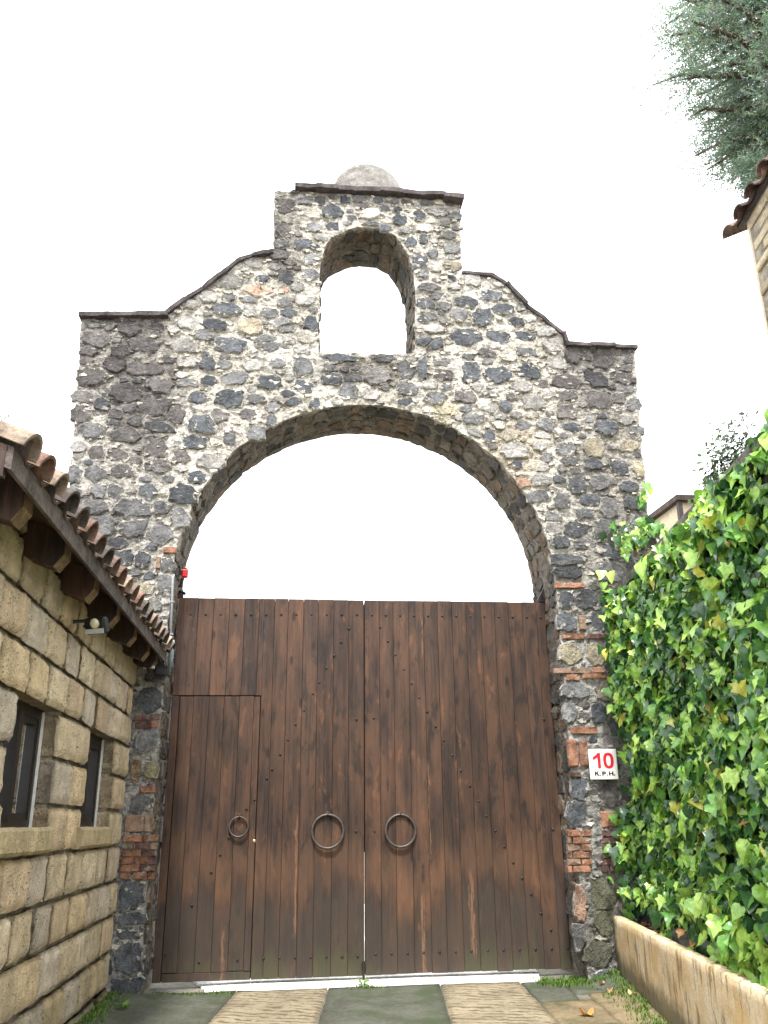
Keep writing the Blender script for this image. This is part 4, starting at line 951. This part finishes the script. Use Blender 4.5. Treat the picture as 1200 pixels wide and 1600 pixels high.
# ================================================================== SPEED SIGN
c4 = [atY(x, y, -.055) for x, y in ((918.5, 1170), (962, 1171), (965, 1218), (921, 1218))]
x0, x1 = (c4[0].x+c4[3].x)/2, (c4[1].x+c4[2].x)/2; z1, z0 = (c4[0].z+c4[1].z)/2, (c4[2].z+c4[3].z)/2; SY = -.075
sg = thing('speed_sign', 'white square speed limit sign reading 10 K.P.H. on the right pillar', 'sign', ((x0+x1)/2, SY, z0))
mb = MB(); mb.box((x0, SY, z0), (x1, SY+.012, z1), ch=.004); mb.build('plate', M_SIGNW, sg)
for xa in (x0+.03, x1-.06): mb = MB(); mb.box((xa, SY+.0125, z0+.04), (xa+.03, SY+.08, z1-.04)); mb.build('back_batten', M_IRON, sg)
def glyph(name, loops, fx, fz, mat, th=.0025):
    """flat letter from closed outlines in unit coordinates (outer, then holes)"""
    pts = []; ed = []; base = 0
    for lo in loops:
        n_ = len(lo); pts += [Vector(q) for q in lo]; ed += [(base+i, base+(i+1) % n_) for i in range(n_)]; base += n_
    vo, eo, fo, *_ = delaunay_2d_cdt(pts, ed, [], 0, 1e-7); F = []
    for f in fo:
        c = sum((vo[i] for i in f), Vector((0, 0)))/len(f)
        if inside(c, loops[0]) and not any(inside(c, h) for h in loops[1:]): F.append(tuple(f))
    V = [(fx(v.x), SY-th, fz(v.y)) for v in vo]; n_ = len(V); V += [(x, SY+.001, z) for x, y, z in V[:n_]]
    G = list(F); cnt = {}
    for f in F:
        for k in range(len(f)):
            e = tuple(sorted((f[k], f[(k+1) % len(f)]))); cnt[e] = cnt.get(e, 0)+1
    G += [(a, b, b+n_, a+n_) for (a, b), k in cnt.items() if k == 1]
    return new(name, V, G, mat, sg)
SW, SH = x1-x0, z1-z0
def ell(cx, cy, rx_, ry_, n_=28, p_=2.5): return [(cx+rx_*math.copysign(abs(math.cos(a))**(2/p_), math.cos(a)), cy+ry_*math.copysign(abs(math.sin(a))**(2/p_), math.sin(a))) for a in [2*math.pi*k/n_ for k in range(n_)]]
FX = lambda u: x0+u*SW; FZ = lambda v: z0+v*SH
one = [(.30, .37), (.30, .735), (.25, .69), (.20, .665), (.135, .65), (.135, .735), (.21, .775), (.27, .82), (.305, .87), (.405, .87), (.405, .37)]
glyph('digit_one', [one], FX, FZ, M_SIGNR)
glyph('digit_zero', [ell(.685, .62, .185, .262), ell(.685, .62, .077, .168)], FX, FZ, M_SIGNR)
def box_(a, b, c, d): return [(a, b), (c, b), (c, d), (a, d)]
kz0, kz1 = .125, .265
glyph('letter_k', [[(.16, kz0), (.205, kz0), (.205, .175), (.225, .192), (.262, kz0), (.318, kz0), (.258, .217), (.312, kz1), (.254, kz1), (.205, .213), (.205, kz1), (.16, kz1)]], FX, FZ, M_SIGNK)
glyph('full_stop', [box_(.33, kz0, .37, kz0+.038)], FX, FZ, M_SIGNK)
glyph('letter_p', [[(.42, kz0), (.465, kz0), (.465, .178), (.515, .178), (.55, .19), (.562, .216), (.55, .243), (.515, kz1), (.42, kz1)], [(.465, .203), (.503, .203), (.517, .216), (.503, .231), (.465, .231)]], FX, FZ, M_SIGNK)
glyph('full_stop', [box_(.575, kz0, .615, kz0+.038)], FX, FZ, M_SIGNK)
glyph('letter_h', [[(.66, kz0), (.705, kz0), (.705, .183), (.775, .183), (.775, kz0), (.82, kz0), (.82, kz1), (.775, kz1), (.775, .211), (.705, .211), (.705, kz1), (.66, kz1)]], FX, FZ, M_SIGNK)
glyph('full_stop', [box_(.84, kz0, .88, kz0+.038)], FX, FZ, M_SIGNK)

# ================================================================== RIGHT SIDE: planter, garden wall, ivy
DV = Vector((-.163, -1, 0)).normalized(); NV = Vector((-1, .163, 0)).normalized()      # along the bed towards the camera / out of the wall
PB = Vector((2.205, -.03, 0))
pl_ = thing('planter_kerb', 'low ochre stained concrete planter kerb at the foot of the ivy', 'planter', PB)
def slabwall(name, base, length, thick, ztop, zbot, mat, parent, amp, slope=SLOPE, n=60, m=9, rnd_top=.012):
    V = []; F = []; prof = [(0, zbot)]+[(0, zbot+(ztop-zbot)*k/m) for k in range(1, m)]+[(0, ztop-rnd_top), (rnd_top, ztop), (thick-rnd_top, ztop), (thick, ztop-rnd_top), (thick, zbot)]
    K = len(prof)
    for i in range(n+1):
        q = base+DV*(length*i/n)
        for (t, z) in prof:
            v = q-NV*t+Vector((0, 0, z+slope*(-q.y if q.y < 0 else 0))); o_ = amp*fbm(v.x*3, v.y*3, v.z*3)+amp*.5*fbm(v.x*12, v.y*12, v.z*12); V.append(v+NV*o_+Vector((0, 0, o_*.6)))
    for i in range(n):
        for j in range(K): F.append((i*K+j, i*K+(j+1) % K, (i+1)*K+(j+1) % K, (i+1)*K+j))
    F += [tuple(range(K-1, -1, -1)), tuple(n*K+j for j in range(K))]
    return new(name, V, F, mat, parent, True)
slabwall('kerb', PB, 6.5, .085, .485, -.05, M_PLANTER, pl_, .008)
gw = thing('garden_wall', 'rough boundary wall under the ivy with a grey coping edge beside the arch', 'wall', (2.62, -.05, 0))
WB = Vector((2.60, -.05, 0)); slabwall('masonry', WB, 6.8, .25, 3.17, -.1, rocky('garden_wall_stone', (.10, .09, .075), .5, 5, bump=1., bd=.03), gw, .03, slope=0, n=70, m=30)
k0 = WB+DV*.05+NV*.10
for i in range(14):
    a = WB+NV*.13+DV*(.03+i*.46); V = []; 
    for s in (0, .45):
        for t, z in ((0, 3.19), (0, 3.262), (.5, 3.262), (.5, 3.19)): V.append(a+DV*s-NV*t+Vector((0, 0, z)))
    new('coping_slab', V, [(0, 1, 2, 3), (7, 6, 5, 4), (0, 4, 5, 1), (1, 5, 6, 2), (2, 6, 7, 3), (3, 7, 4, 0)], rocky('wall_coping', (.15, .14, .12), .5, 7, bump=.8) if i == 0 else bpy.data.materials['wall_coping'], gw, loc=a)
V = []; F = []; n_ = 60
for i in range(n_+1):
    for j in range(9):
        q = PB+DV*(6.4*i/n_)-NV*(.07+.38*j/8); V.append((q.x, q.y, .38-SLOPE*min(q.y, 0)+.035*fbm(q.x*4, q.y*4, 2)+.02*fbm(q.x*14, q.y*14)))
for i in range(n_):
    for j in range(8): F.append((i*9+j, i*9+j+1, (i+1)*9+j+1, (i+1)*9+j))
sb = new('soil_bed', V, F, M_SOIL, None, True); sb['kind'] = 'structure'
# ---- ivy
ivy = thing('ivy', 'dense glossy green ivy covering the garden wall on the right', 'ivy', (2.4, -1.5, .4))
def leaf_shape(kind):
    if kind == 0: o_ = [(0, 0), (.16, -.13), (.42, -.06), (.50, .16), (.34, .34), (.40, .58), (.18, .66), (0, 1.0)]
    elif kind == 1: o_ = [(0, 0), (.20, -.10), (.46, .02), (.48, .28), (.34, .55), (.16, .80), (0, 1.0)]
    else: o_ = [(0, 0), (.14, -.14), (.5, -.14), (.36, .12), (.56, .34), (.28, .48), (.15, .74), (0, 1.05)]
    R_ = o_; L_ = [(-x, y) for x, y in o_[1:-1]][::-1]
    V = [Vector((x, -y, .24*abs(x)-.26*y*y+.08*math.sin(6*y+3*x))) for x, y in R_+L_]; mid = [Vector((0, -.30, -.06)), Vector((0, -.62, -.15))]
    n_ = len(V); V += mid; F = []
    for i in range(n_):
        j = (i+1) % n_; my = -(V[i].y+V[j].y)/2
        F.append((i, n_ if my < .46 else n_+1, j))
    tip = len(R_)-1
    # bridge between the two midrib points
    lo = [i for i in range(n_) if -(V[i].y+V[(i+1) % n_].y)/2 < .46]
    for i in range(n_):
        j = (i+1) % n_; k = (i+2) % n_
        a = -(V[i].y+V[j].y)/2 < .46; b = -(V[j].y+V[k].y)/2 < .46
        if a != b: F.append((n_, n_+1, j) if a else (n_+1, n_, j))
    return [Vector((v.x, v.y, v.z)) for v in V], F
SHAPES = [leaf_shape(k) for k in (0, 1, 2)]
LM = []
for k, (V, F) in enumerate(SHAPES):
    me = bpy.data.meshes.new('ivy_leaf'); me.from_pydata([tuple(v) for v in V], [], F); me.update(); me.materials.append(M_LEAF); me.polygons.foreach_set('use_smooth', [True]*len(F)); LM.append(me)
ri = random.Random(31)
def ivy_thick(s, z): return .04+.16*max(0, .5+fbm(s*1.6, z*1.6, 4))+.16*max(0, fbm(s*4, z*4, 9))
def leaf_color(r):
    t = r.random()
    if t < .36: c = lerp((.022, .066, .024), (.04, .11, .035), r.random())
    elif t < .66: c = lerp((.06, .17, .035), (.13, .28, .05), r.random())
    elif t < .975: c = lerp((.20, .38, .06), (.36, .52, .11), r.random())
    elif t < .99: c = (.44, .44, .07)
    elif t < .997: c = (.34, .36, .08)
    else: c = (.32, .17, .06)
    return tuple(v*1.25 for v in c)
leaves = []
def put_leaf(p, nrm, size, r, c=None):
    nrm = (nrm+Vector((r.gauss(0, .48), r.gauss(0, .48), r.gauss(0, .48)))).normalized()
    down = Vector((r.gauss(0, .35), r.gauss(0, .35), -1)); y = -(down-nrm*down.dot(nrm)).normalized(); x = y.cross(nrm).normalized()
    M = Matrix((x, y, nrm)).transposed().to_4x4() @ Matrix.Scale(size, 4) @ Matrix.Diagonal((r.uniform(.85, 1.15), 1, r.uniform(.3, 1.6), 1)); M.translation = p
    leaves.append((M, r.randrange(3), c or leaf_color(r), size))
def ivy_top(s):  # s = distance from the arch
    if s < .25: return 3.08+.4*s
    if s < 2.2: return 3.14+.05*math.sin(s*5)
    return 3.15+.06*math.sin(s*3)+.04*math.sin(s*7)
def ivy_bot(s): return .62-.14*sstep(0, .5, s)+.10*math.sin(s*5)+.045*s
N_IVY = 14500
for _ in range(N_IVY):
    s = ri.uniform(-.0, 6.4); zt, zb = ivy_top(s), ivy_bot(s); z = ri.uniform(zb, zt+.04)
    dens = .45+.55*sstep(-.5, .15, fbm(s*2.2, z*2.2, 12))
    if ri.random() > dens+.25: continue
    th = ivy_thick(s, z)*(1 if s > .3 else .75); k = ri.random()**.6
    lo_ = .10 if z < .9 and s > .8 else 0
    p = WB+DV*s+NV*(.03+th*k+lo_*ri.random())+Vector((0, 0, z))
    sz = ri.choice((.045, .06, .072, .085, .10, .12))*ri.uniform(.85, 1.1)*(.85 if k < .5 else 1)
    c = leaf_color(ri)
    put_leaf(p, (NV+Vector((0, 0, .55))+DV*.25).normalized(), sz, ri, c)
for _ in range(700):    # crown of the hedge over the wall top, away from the arch
    s = ri.uniform(2.3, 6.4); q = WB+DV*s-NV*ri.uniform(-.15, .35); q.z = 3.17+abs(ri.gauss(0, .06))*sstep(2.2, 3.6, s)
    put_leaf(q, (NV*.5+Vector((0, 0, 1))), ri.uniform(.06, .13), ri)
for (px, py, sx, sy, n_) in ((982, 838, 13, 14, 34), (1004, 775, 4, 16, 9), (1010, 822, 10, 8, 16), (968, 935, 12, 10, 34), (960, 985, 9, 14, 26), (962, 1045, 9, 18, 30), (976, 1105, 9, 14, 20), (988, 1170, 6, 18, 16), (978, 1275, 9, 14, 22), (980, 1330, 12, 22, 26), (942, 890, 5, 4, 3), (990, 1390, 12, 20, 22)):
    for _ in range(n_):
        p = atY(ri.gauss(px, sx), ri.gauss(py, sy), -.05-ri.random()*.10); put_leaf(p, Vector((-.4, -1, .4)), ri.uniform(.06, .115), ri)
for (px, py, n_) in ((1085, 1395, 14), (1165, 1475, 24), (1180, 1510, 20), (1120, 1440, 10), (1150, 1500, 10)):   # shoots hanging over the kerb
    for _ in range(n_):
        p = at(ri.gauss(px, 22), ri.gauss(py, 16), WB+NV*.30, NV); put_leaf(p, (NV+Vector((0, 0, .6))), ri.uniform(.08, .13), ri, lerp((.10, .24, .04), (.32, .46, .09), ri.random()))
def seen(M, size):
    p = M.translation; x, y = pix(p); k = (p-CAM).dot(FWD)
    n3 = (M.to_3x3() @ Vector((0, 0, 1))).normalized(); v = (CAM-p).normalized()
    return size**2/k**2*max(.05, abs(n3.dot(v)))*((1 if p.dot(NV) > WB.dot(NV)+.09 else .3) if 940 < x < 1215 and 600 < y < 1600 else 0)
leaves.sort(key=lambda q: -seen(q[0], q[3]))
lm = MB()
for i, (M, k, c, sz) in enumerate(leaves):
    if i < 300:
        o = bpy.data.objects.new('leaf', LM[k]); COL.objects.link(o); o.parent = ivy; o.matrix_parent_inverse = pinv(ivy); o.matrix_basis = M; o.color = (c[0], c[1], c[2], 1)
    else:
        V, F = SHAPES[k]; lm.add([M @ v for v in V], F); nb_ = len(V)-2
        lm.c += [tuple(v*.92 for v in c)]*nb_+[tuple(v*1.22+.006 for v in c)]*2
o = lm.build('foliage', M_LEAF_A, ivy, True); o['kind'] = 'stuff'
st = MB()
for _ in range(46):
    s = ri.uniform(.05, 6.2); p = WB+DV*s+NV*.05+Vector((0, 0, ivy_bot(s)-.18)); pts = [p]
    z = p.z; d = ri.gauss(0, .1)
    while z < ivy_top(s)-.15: z += .16; s += ri.gauss(d*.1, .05); pts.append(WB+DV*max(0, s)+NV*(.05+.05*ri.random())+Vector((0, 0, z)))
    st.tube(pts, [.012-.008*i/len(pts) for i in range(len(pts))], 5)
st.build('stem', rocky('ivy_stem', (.10, .07, .045), .4, 12), ivy)['kind'] = 'stuff'

# ================================================================== RIGHT HOUSE (upper right), behind the garden wall
HB = Vector((3.30, 0, 0))
def hp(px, py, off=0.): return at(px, py, HB+NV*off, NV)
cA = hp(1162, 324); S0 = (cA-HB).dot(DV)                     # far corner
rh = thing('brick_house', 'tall pale brick house with scalloped tile eave behind the ivy wall', 'house', HB+DV*S0)
pE = hp(1152, 333, .10); ZE = pE.z-.02; SE = (hp(1134, 362, .10)-HB).dot(DV)
def hq(s, z, h=0.): return HB+DV*s+NV*h+Vector((0, 0, z))
mb = MB(); ln = 4.5; dp_ = 3.
cs = [hq(S0, -.1), hq(S0+ln, -.1), hq(S0+ln, -.1, -dp_), hq(S0, -.1, -dp_)]
V = cs+[c+Vector((0, 0, ZE+.1)) for c in cs]
mb.add(V, [(0, 1, 5, 4), (1, 2, 6, 5), (2, 3, 7, 6), (3, 0, 4, 7)]); mb.build('wall', M_PLASTER, rh)
mb = MB(); mb.add([hq(S0+.04, 3.2, .002), hq(S0+2.7, 3.2, .002), hq(S0+2.7, ZE-.08, .002), hq(S0+.04, ZE-.08, .002)], [(0, 1, 2, 3)]); mb.build('brick_bed', M_JOINT, rh)
rb = random.Random(8); z = 3.3; r = 0
while z < ZE-.10:
    s = S0+.05+(0 if r % 2 else .13)+rb.uniform(0, .05)
    while s < S0+2.6:
        l = rb.uniform(.26, .36); mbx = MB(); h = .070; pr = rb.uniform(.008, .03)
        vs_ = [hq(a, zz, hh) for hh, e in ((-.01, 0), (pr*.7, .002), (pr, .014)) for a, zz in ((s+e, z+e), (s+l-.012-e, z+e), (s+l-.012-e, z+h-e), (s+e, z+h-e))]
        mbx.add(vs_, [(4*k+j, 4*k+(j+1) % 4, 4*k+4+(j+1) % 4, 4*k+4+j) for k in range(2) for j in range(4)]+[(8, 9, 10, 11)])
        k = rb.uniform(.85, 1.1); mbx.build('brick', M_BLOCK, rh, loc=vs_[0], color=(.62*k, .53*k, .37*k)); s += l
    z += .098; r += 1
vs_ = [hq(s, z, h) for s in (SE+.10, S0+ln) for h, z in ((.05, ZE-.01), (.05, ZE+.02), (-dp_, ZE+1.15), (-dp_, ZE+1.1))]
mb = MB(); mb.add(vs_, [(0, 1, 2, 3), (7, 6, 5, 4)]+[(k, 4+k, 4+(k+1) % 4, (k+1) % 4) for k in range(4)]); rroof = mb.build('roof', M_EAVE, rh)
tiles(rroof, hq(SE+.05, ZE+.0, .05), DV, 19, math.atan2(1.13, dp_), 5, .235, random.Random(6), .06, tm=(TM_C2, TM_P2), cols=[(.16, .11, .105), (.2, .13, .12), (.14, .10, .10), (.24, .17, .15)], zp=.07)

# ================================================================== TREES AND SHRUBS
def tree(name, label, base, height, spread, crown0, nlimb, nspray, leafsz, cols, seed, group=None, droop=.25):
    r = random.Random(seed); base = Vector(base); t = thing(name, label, 'tree', base, group)
    pts = [base+Vector((.12*fbm(k*.7, seed), .12*fbm(seed, k*.7), height*k/9)) for k in range(10)]
    mb = MB(); mb.tube(pts, [height*.022*(1-k/10.5) for k in range(10)], 9)
    mb.build('trunk', M_BARK, t, True)
    lb = MB(); lf = MB()
    for i in range(nlimb):
        f = crown0+(1-crown0)*(i+r.random())/nlimb; a = r.uniform(0, 2*math.pi); L_ = spread*math.sin(math.pi*min(1, .18+.82*(1-(f-crown0)/(1-crown0)))**.9)*r.uniform(.65, 1.12)
        p0 = base+Vector((0, 0, height*f)); d = Vector((math.cos(a), math.sin(a), r.uniform(.05, .45)))
        pl = [p0+d*L_*k/6+Vector((0, 0, -droop*L_*(k/6)**2))+Vector((r.gauss(0, .04), r.gauss(0, .04), r.gauss(0, .03)))*L_*.6 for k in range(7)]
        lb.tube(pl, [.045*(1-k/7.2)*height/8 for k in range(7)], 5)
        for _ in range(nspray):
            k = r.random()**.6*5.99; q = pl[int(k)].lerp(pl[int(k)+1], k % 1)+Vector((r.gauss(0, 1), r.gauss(0, 1), r.gauss(-.1, .8)))*L_*.12
            dd = (d+Vector((r.gauss(0, .7), r.gauss(0, .7), r.gauss(-.35, .5)))).normalized(); c = lerp(cols[0], cols[1], r.random()); nl = 9
            for j in range(nl):
                x = q+dd*(leafsz*1.1*j*.45); sd = dd.cross(Vector((r.gauss(0, 1), r.gauss(0, 1), r.gauss(0, 1)))).normalized()
                e = (dd*.7+sd*(1 if j % 2 else -1)*.8).normalized(); w_ = e.cross(sd.cross(dd)).normalized()*leafsz*.16
                lf.add([x-w_, x+w_, x+e*leafsz*.95], [(0, 1, 2)], tuple(v*r.uniform(.75, 1.25) for v in c))
    lb.build('limbs', M_BARK, t, True)
    o = lf.build('crown', M_NEEDLE, t); o['kind'] = 'stuff'
    return t
def onray(px, py, dist):
    d = ray(px, py); d = d/math.hypot(d.x, d.y); return CAM+d*dist
q = onray(1222, 92, 13.); tree('cedar_tree', 'tall feathery conifer in glare-paled blue-green above the pale house at upper right', (q.x, q.y, 0), q.z+2.2, 1.85, .64, 130, 95, .085, ((.13, .195, .145), (.27, .35, .25)), 5, droop=.18)  # needle colours paled to stand in for the veiling glare
q = onray(-125, 690, 16.); tree('leafy_tree', 'distant leafy tree peeking over the block house at far left', (q.x, q.y, 0), q.z+.9, 1.15, .6, 26, 40, .16, ((.05, .085, .03), (.09, .13, .05)), 6, droop=.1)
def shrub(name, label, base, rx_, rz_, n, sz, cols, seed):
    r = random.Random(seed); base = Vector(base); t = thing(name, label, 'shrub', base); lb = MB(); lf = MB()
    for i in range(12):
        a = r.uniform(0, 6.28); pts = [base+Vector((math.cos(a)*rx_*.6*k/4, math.sin(a)*rx_*.6*k/4, rz_*1.6*k/4*r.uniform(.85, 1.1))) for k in range(5)]
        lb.tube(pts, [.022*(1-k/5.5) for k in range(5)], 5)
    for _ in range(n):
        v = Vector((r.gauss(0, 1), r.gauss(0, 1), r.gauss(0, 1))).normalized()*(r.random()**.35)*(1+.25*fbm(r.random()*4, 1, 2)); p = base+Vector((v.x*rx_, v.y*rx_, rz_+v.z*rz_))
        p += Vector((fbm(p.x*3, p.y*3, p.z*3), fbm(p.y*3, p.z*3, 5), fbm(p.z*3, p.x*3, 7)))*rx_*.25
        e = Vector((r.gauss(0, 1), r.gauss(0, 1), r.gauss(.2, 1))).normalized(); s_ = e.orthogonal().normalized(); c = lerp(cols[0], cols[1], r.random()); z_ = sz*r.uniform(.6, 1.2)
        lf.add([p, p+e*z_*.5+s_*z_*.28, p+e*z_, p+e*z_*.5-s_*z_*.28], [(0, 1, 2, 3)], c)
    lb.build('stems', M_BARK, t, True); o = lf.build('foliage', M_NEEDLE, t); o['kind'] = 'stuff'
q = onray(1158, 720, 6.6); shrub('garden_shrub', 'dark green small-leaved shrub rising behind the top of the ivy wall', (q.x, q.y, 2.40), .42, (q.z-2.40+.30)/2, 11000, .06, ((.03, .065, .03), (.075, .125, .05)), 9)
# ---- cream outbuilding seen through the gap beside the arch
a = atY(1058, 782, 3.2); b = atY(1100, 900, 3.2)
ch_ = thing('cream_outbuilding', 'cream rendered outbuilding with brown roof edge in the gap beside the arch', 'building', (a.x, 3.2, 0))
mb = MB(); mb.box((a.x+.03, 3.2, 0), (a.x+3, 6, a.z-.03)); mb.build('wall', M_PLASTER, ch_)
mb = MB(); mb.box((a.x-.06, 3.08, a.z-.03), (a.x+3.1, 6.1, a.z+.05)); mb.build('roof', M_EAVE, ch_)
mb = MB(); mb.box((a.x-.03, 3.12, 0), (a.x+.03, 3.19, a.z-.03)); mb.build('downpipe', M_IRON, ch_)

# ================================================================== SMALL THINGS
pts = [atY(x, y, -.06) for x, y in ((984, 835), (986, 852), (987, 868), (993, 880), (1001, 893), (1004, 906))]
cb = MB(); cb.tube(pts, .010, 7); o = cb.build('cable', M_GREYPVC, None, True, loc=pts[-1]); tag(o, 'short grey looped cable on the right side of the arch beside the ivy', 'cable')
rk = MB(); q = at(1085, 1462, WB+NV*.12, NV)
def rock(name, label, p, s, seed):
    bm = bmesh.new(); bmesh.ops.create_icosphere(bm, subdivisions=3, radius=1)
    for v in bm.verts:
        k = 1+.25*fbm(v.co.x*1.3+seed, v.co.y*1.3, v.co.z*1.3)+.06*fbm(v.co.x*5, v.co.y*5+seed, v.co.z*5); c = v.co*k
        v.co = Vector((math.copysign(abs(c.x)**.7, c.x)*s[0], math.copysign(abs(c.y)**.7, c.y)*s[1], math.copysign(abs(c.z)**.7, c.z)*s[2]))
    me = bpy.data.meshes.new(name); bm.to_mesh(me); bm.free(); o = link(name, me, M_ROCK, loc=p); return tag(o, label, 'stone')
rock('garden_stone', 'dark squarish stone lying in the planter bed under the ivy', Vector((q.x, q.y, .45-SLOPE*q.y)), (.11, .16, .10), 3)
# fallen leaves
def ground_at(px, py):
    d = ray(px, py); p = CAM.copy(); t = 3.
    for _ in range(40):
        p = CAM+d*t; t += (p.z-ground_z(p.x, p.y))/max(.05, -d.z)*.8
    return p
M_DEAD = mat_leaf('dead_leaf', 'obj', .6, .2, .2)
for k, (px, py, sz, c, lab) in enumerate(((918, 1589, .10, (.55, .30, .10), 'large curled orange leaf on the paving in front of the right pillar'), (984, 1558, .07, (.50, .38, .20), 'pale tan leaf on the mossy edge nearest the planter kerb'),
        (953, 1551, .05, (.45, .27, .14), 'small brown leaf on the damp paving near the right pillar'), (943, 1540, .05, (.42, .24, .15), 'tiny reddish leaf on the paving closest to the right pillar foot'), (1086, 1478, .06, (.4, .2, .08), 'brown dry leaf lying on the planter soil beside the dark stone'))):
    p = ground_at(px, py) if k < 4 else at(px, py, WB+NV*.28, NV)
    V, F = SHAPES[1]; r = random.Random(50+k); M = Matrix.Rotation(r.uniform(0, 6), 4, 'Z') @ Matrix.Rotation(r.uniform(-.35, .35), 4, 'X') @ Matrix.Diagonal((sz, sz, sz*2.2, 1))
    o = new('fallen_leaf', [M @ v for v in V], F, M_DEAD, None, color=c, loc=(0, 0, 0)); o.location = p+Vector((0, 0, .02)); tag(o, lab, 'leaf', 'fallen leaves')
# litter of dry leaves in the bed: uncountable
li = MB(); r = random.Random(77)
for _ in range(420):
    q = PB+DV*r.uniform(.05, 6.2)-NV*r.uniform(.08, .42); V, F = SHAPES[r.randrange(3)]; sz = r.uniform(.03, .075)
    M = Matrix.Translation((q.x, q.y, .405-SLOPE*min(q.y, 0)+r.uniform(0, .03))) @ Matrix.Rotation(r.uniform(0, 6.3), 4, 'Z') @ Matrix.Rotation(r.gauss(0, .5), 4, 'X') @ Matrix.Diagonal((sz, sz, sz*2, 1))
    li.add([M @ v for v in V], F, lerp((.10, .05, .025), (.36, .22, .11), r.random()))
o = li.build('leaf_litter', mat_leaf('litter_leaf', 'attr', .7, .15, .15)); o['kind'] = 'stuff'; o['label'] = 'dry brown leaf litter scattered over the planter soil'; o['category'] = 'leaf litter'
# moss and grass creeping along the wall feet
gs = MB(); r = random.Random(78)
def tuft(x, y, n, h):
    z = ground_z(x, y)
    for _ in range(n):
        a = r.uniform(0, 6.28); bx, by = x+r.gauss(0, .02), y+r.gauss(0, .02); l = h*r.uniform(.5, 1.2); ln_ = r.uniform(.2, .8)
        dx_, dy_ = math.cos(a)*l*ln_, math.sin(a)*l*ln_; wx, wy = -math.sin(a)*.004, math.cos(a)*.004
        c = lerp((.05, .12, .02), (.16, .26, .05), r.random())
        gs.add([(bx-wx, by-wy, z-.004), (bx+wx, by+wy, z-.004), (bx+dx_*.5+wx*.7, by+dy_*.5+wy*.7, z+l*.75), (bx+dx_*.5-wx*.7, by+dy_*.5-wy*.7, z+l*.75), (bx+dx_, by+dy_, z+l)], [(0, 1, 2, 3), (3, 2, 4)], c)
for _ in range(420):
    y = r.uniform(-5.5, -.02); tuft(WX+.02+abs(r.gauss(0, .07)), y, 6, .022)
for _ in range(620):
    s = r.uniform(0, 5.5); q = PB+DV*s+NV*(.01+abs(r.gauss(0, .09))); tuft(q.x, q.y, 6, .026)
for _ in range(260): x = r.uniform(1.55, 2.2); tuft(x, r.gauss(.02, .10), 6, .022)
for _ in range(30): tuft(r.gauss(.14, .08), r.gauss(.09, .03), 4, .015)
for _ in range(70): tuft(r.uniform(-1.6, -.9), abs(r.gauss(0, .05))+.06, 4, .012)
o = gs.build('grass', M_NEEDLE); o['kind'] = 'stuff'; o['label'] = 'moss and short grass creeping along the wall feet and paving joints'; o['category'] = 'grass'
def weed(label, x, y, n, h, seed):
    rr = random.Random(seed); t = thing('weed', label, 'weed', (x, y, ground_z(x, y)), 'weeds in the paving'); mb = MB(); z = ground_z(x, y)
    for _ in range(n):
        a = rr.uniform(0, 6.28); l = h*rr.uniform(.6, 1.2); p0 = Vector((x, y, z)); p1 = p0+Vector((math.cos(a)*l*.6, math.sin(a)*l*.6, l*.6)); sd = Vector((-math.sin(a), math.cos(a), 0))*l*.16; p2 = p1+Vector((math.cos(a)*l*.5, math.sin(a)*l*.5, l*.05))
        mb.add([p0, p1+sd, p2, p1-sd], [(0, 1, 2, 3)], lerp((.08, .2, .03), (.18, .34, .06), rr.random()))
    mb.build('leaves', M_NEEDLE, t)
q = ground_at(192, 1577); weed('small bright weed in the paving by the left wall foot', q.x, q.y, 16, .06, 1)
q = ground_at(567, 1540); weed('little weed sprouting under the meeting edge of the gate leaves', q.x, q.y, 18, .055, 2)
q = ground_at(1040, 1575); weed('leafy weed at the foot of the ochre planter kerb', q.x, q.y, 18, .06, 3)
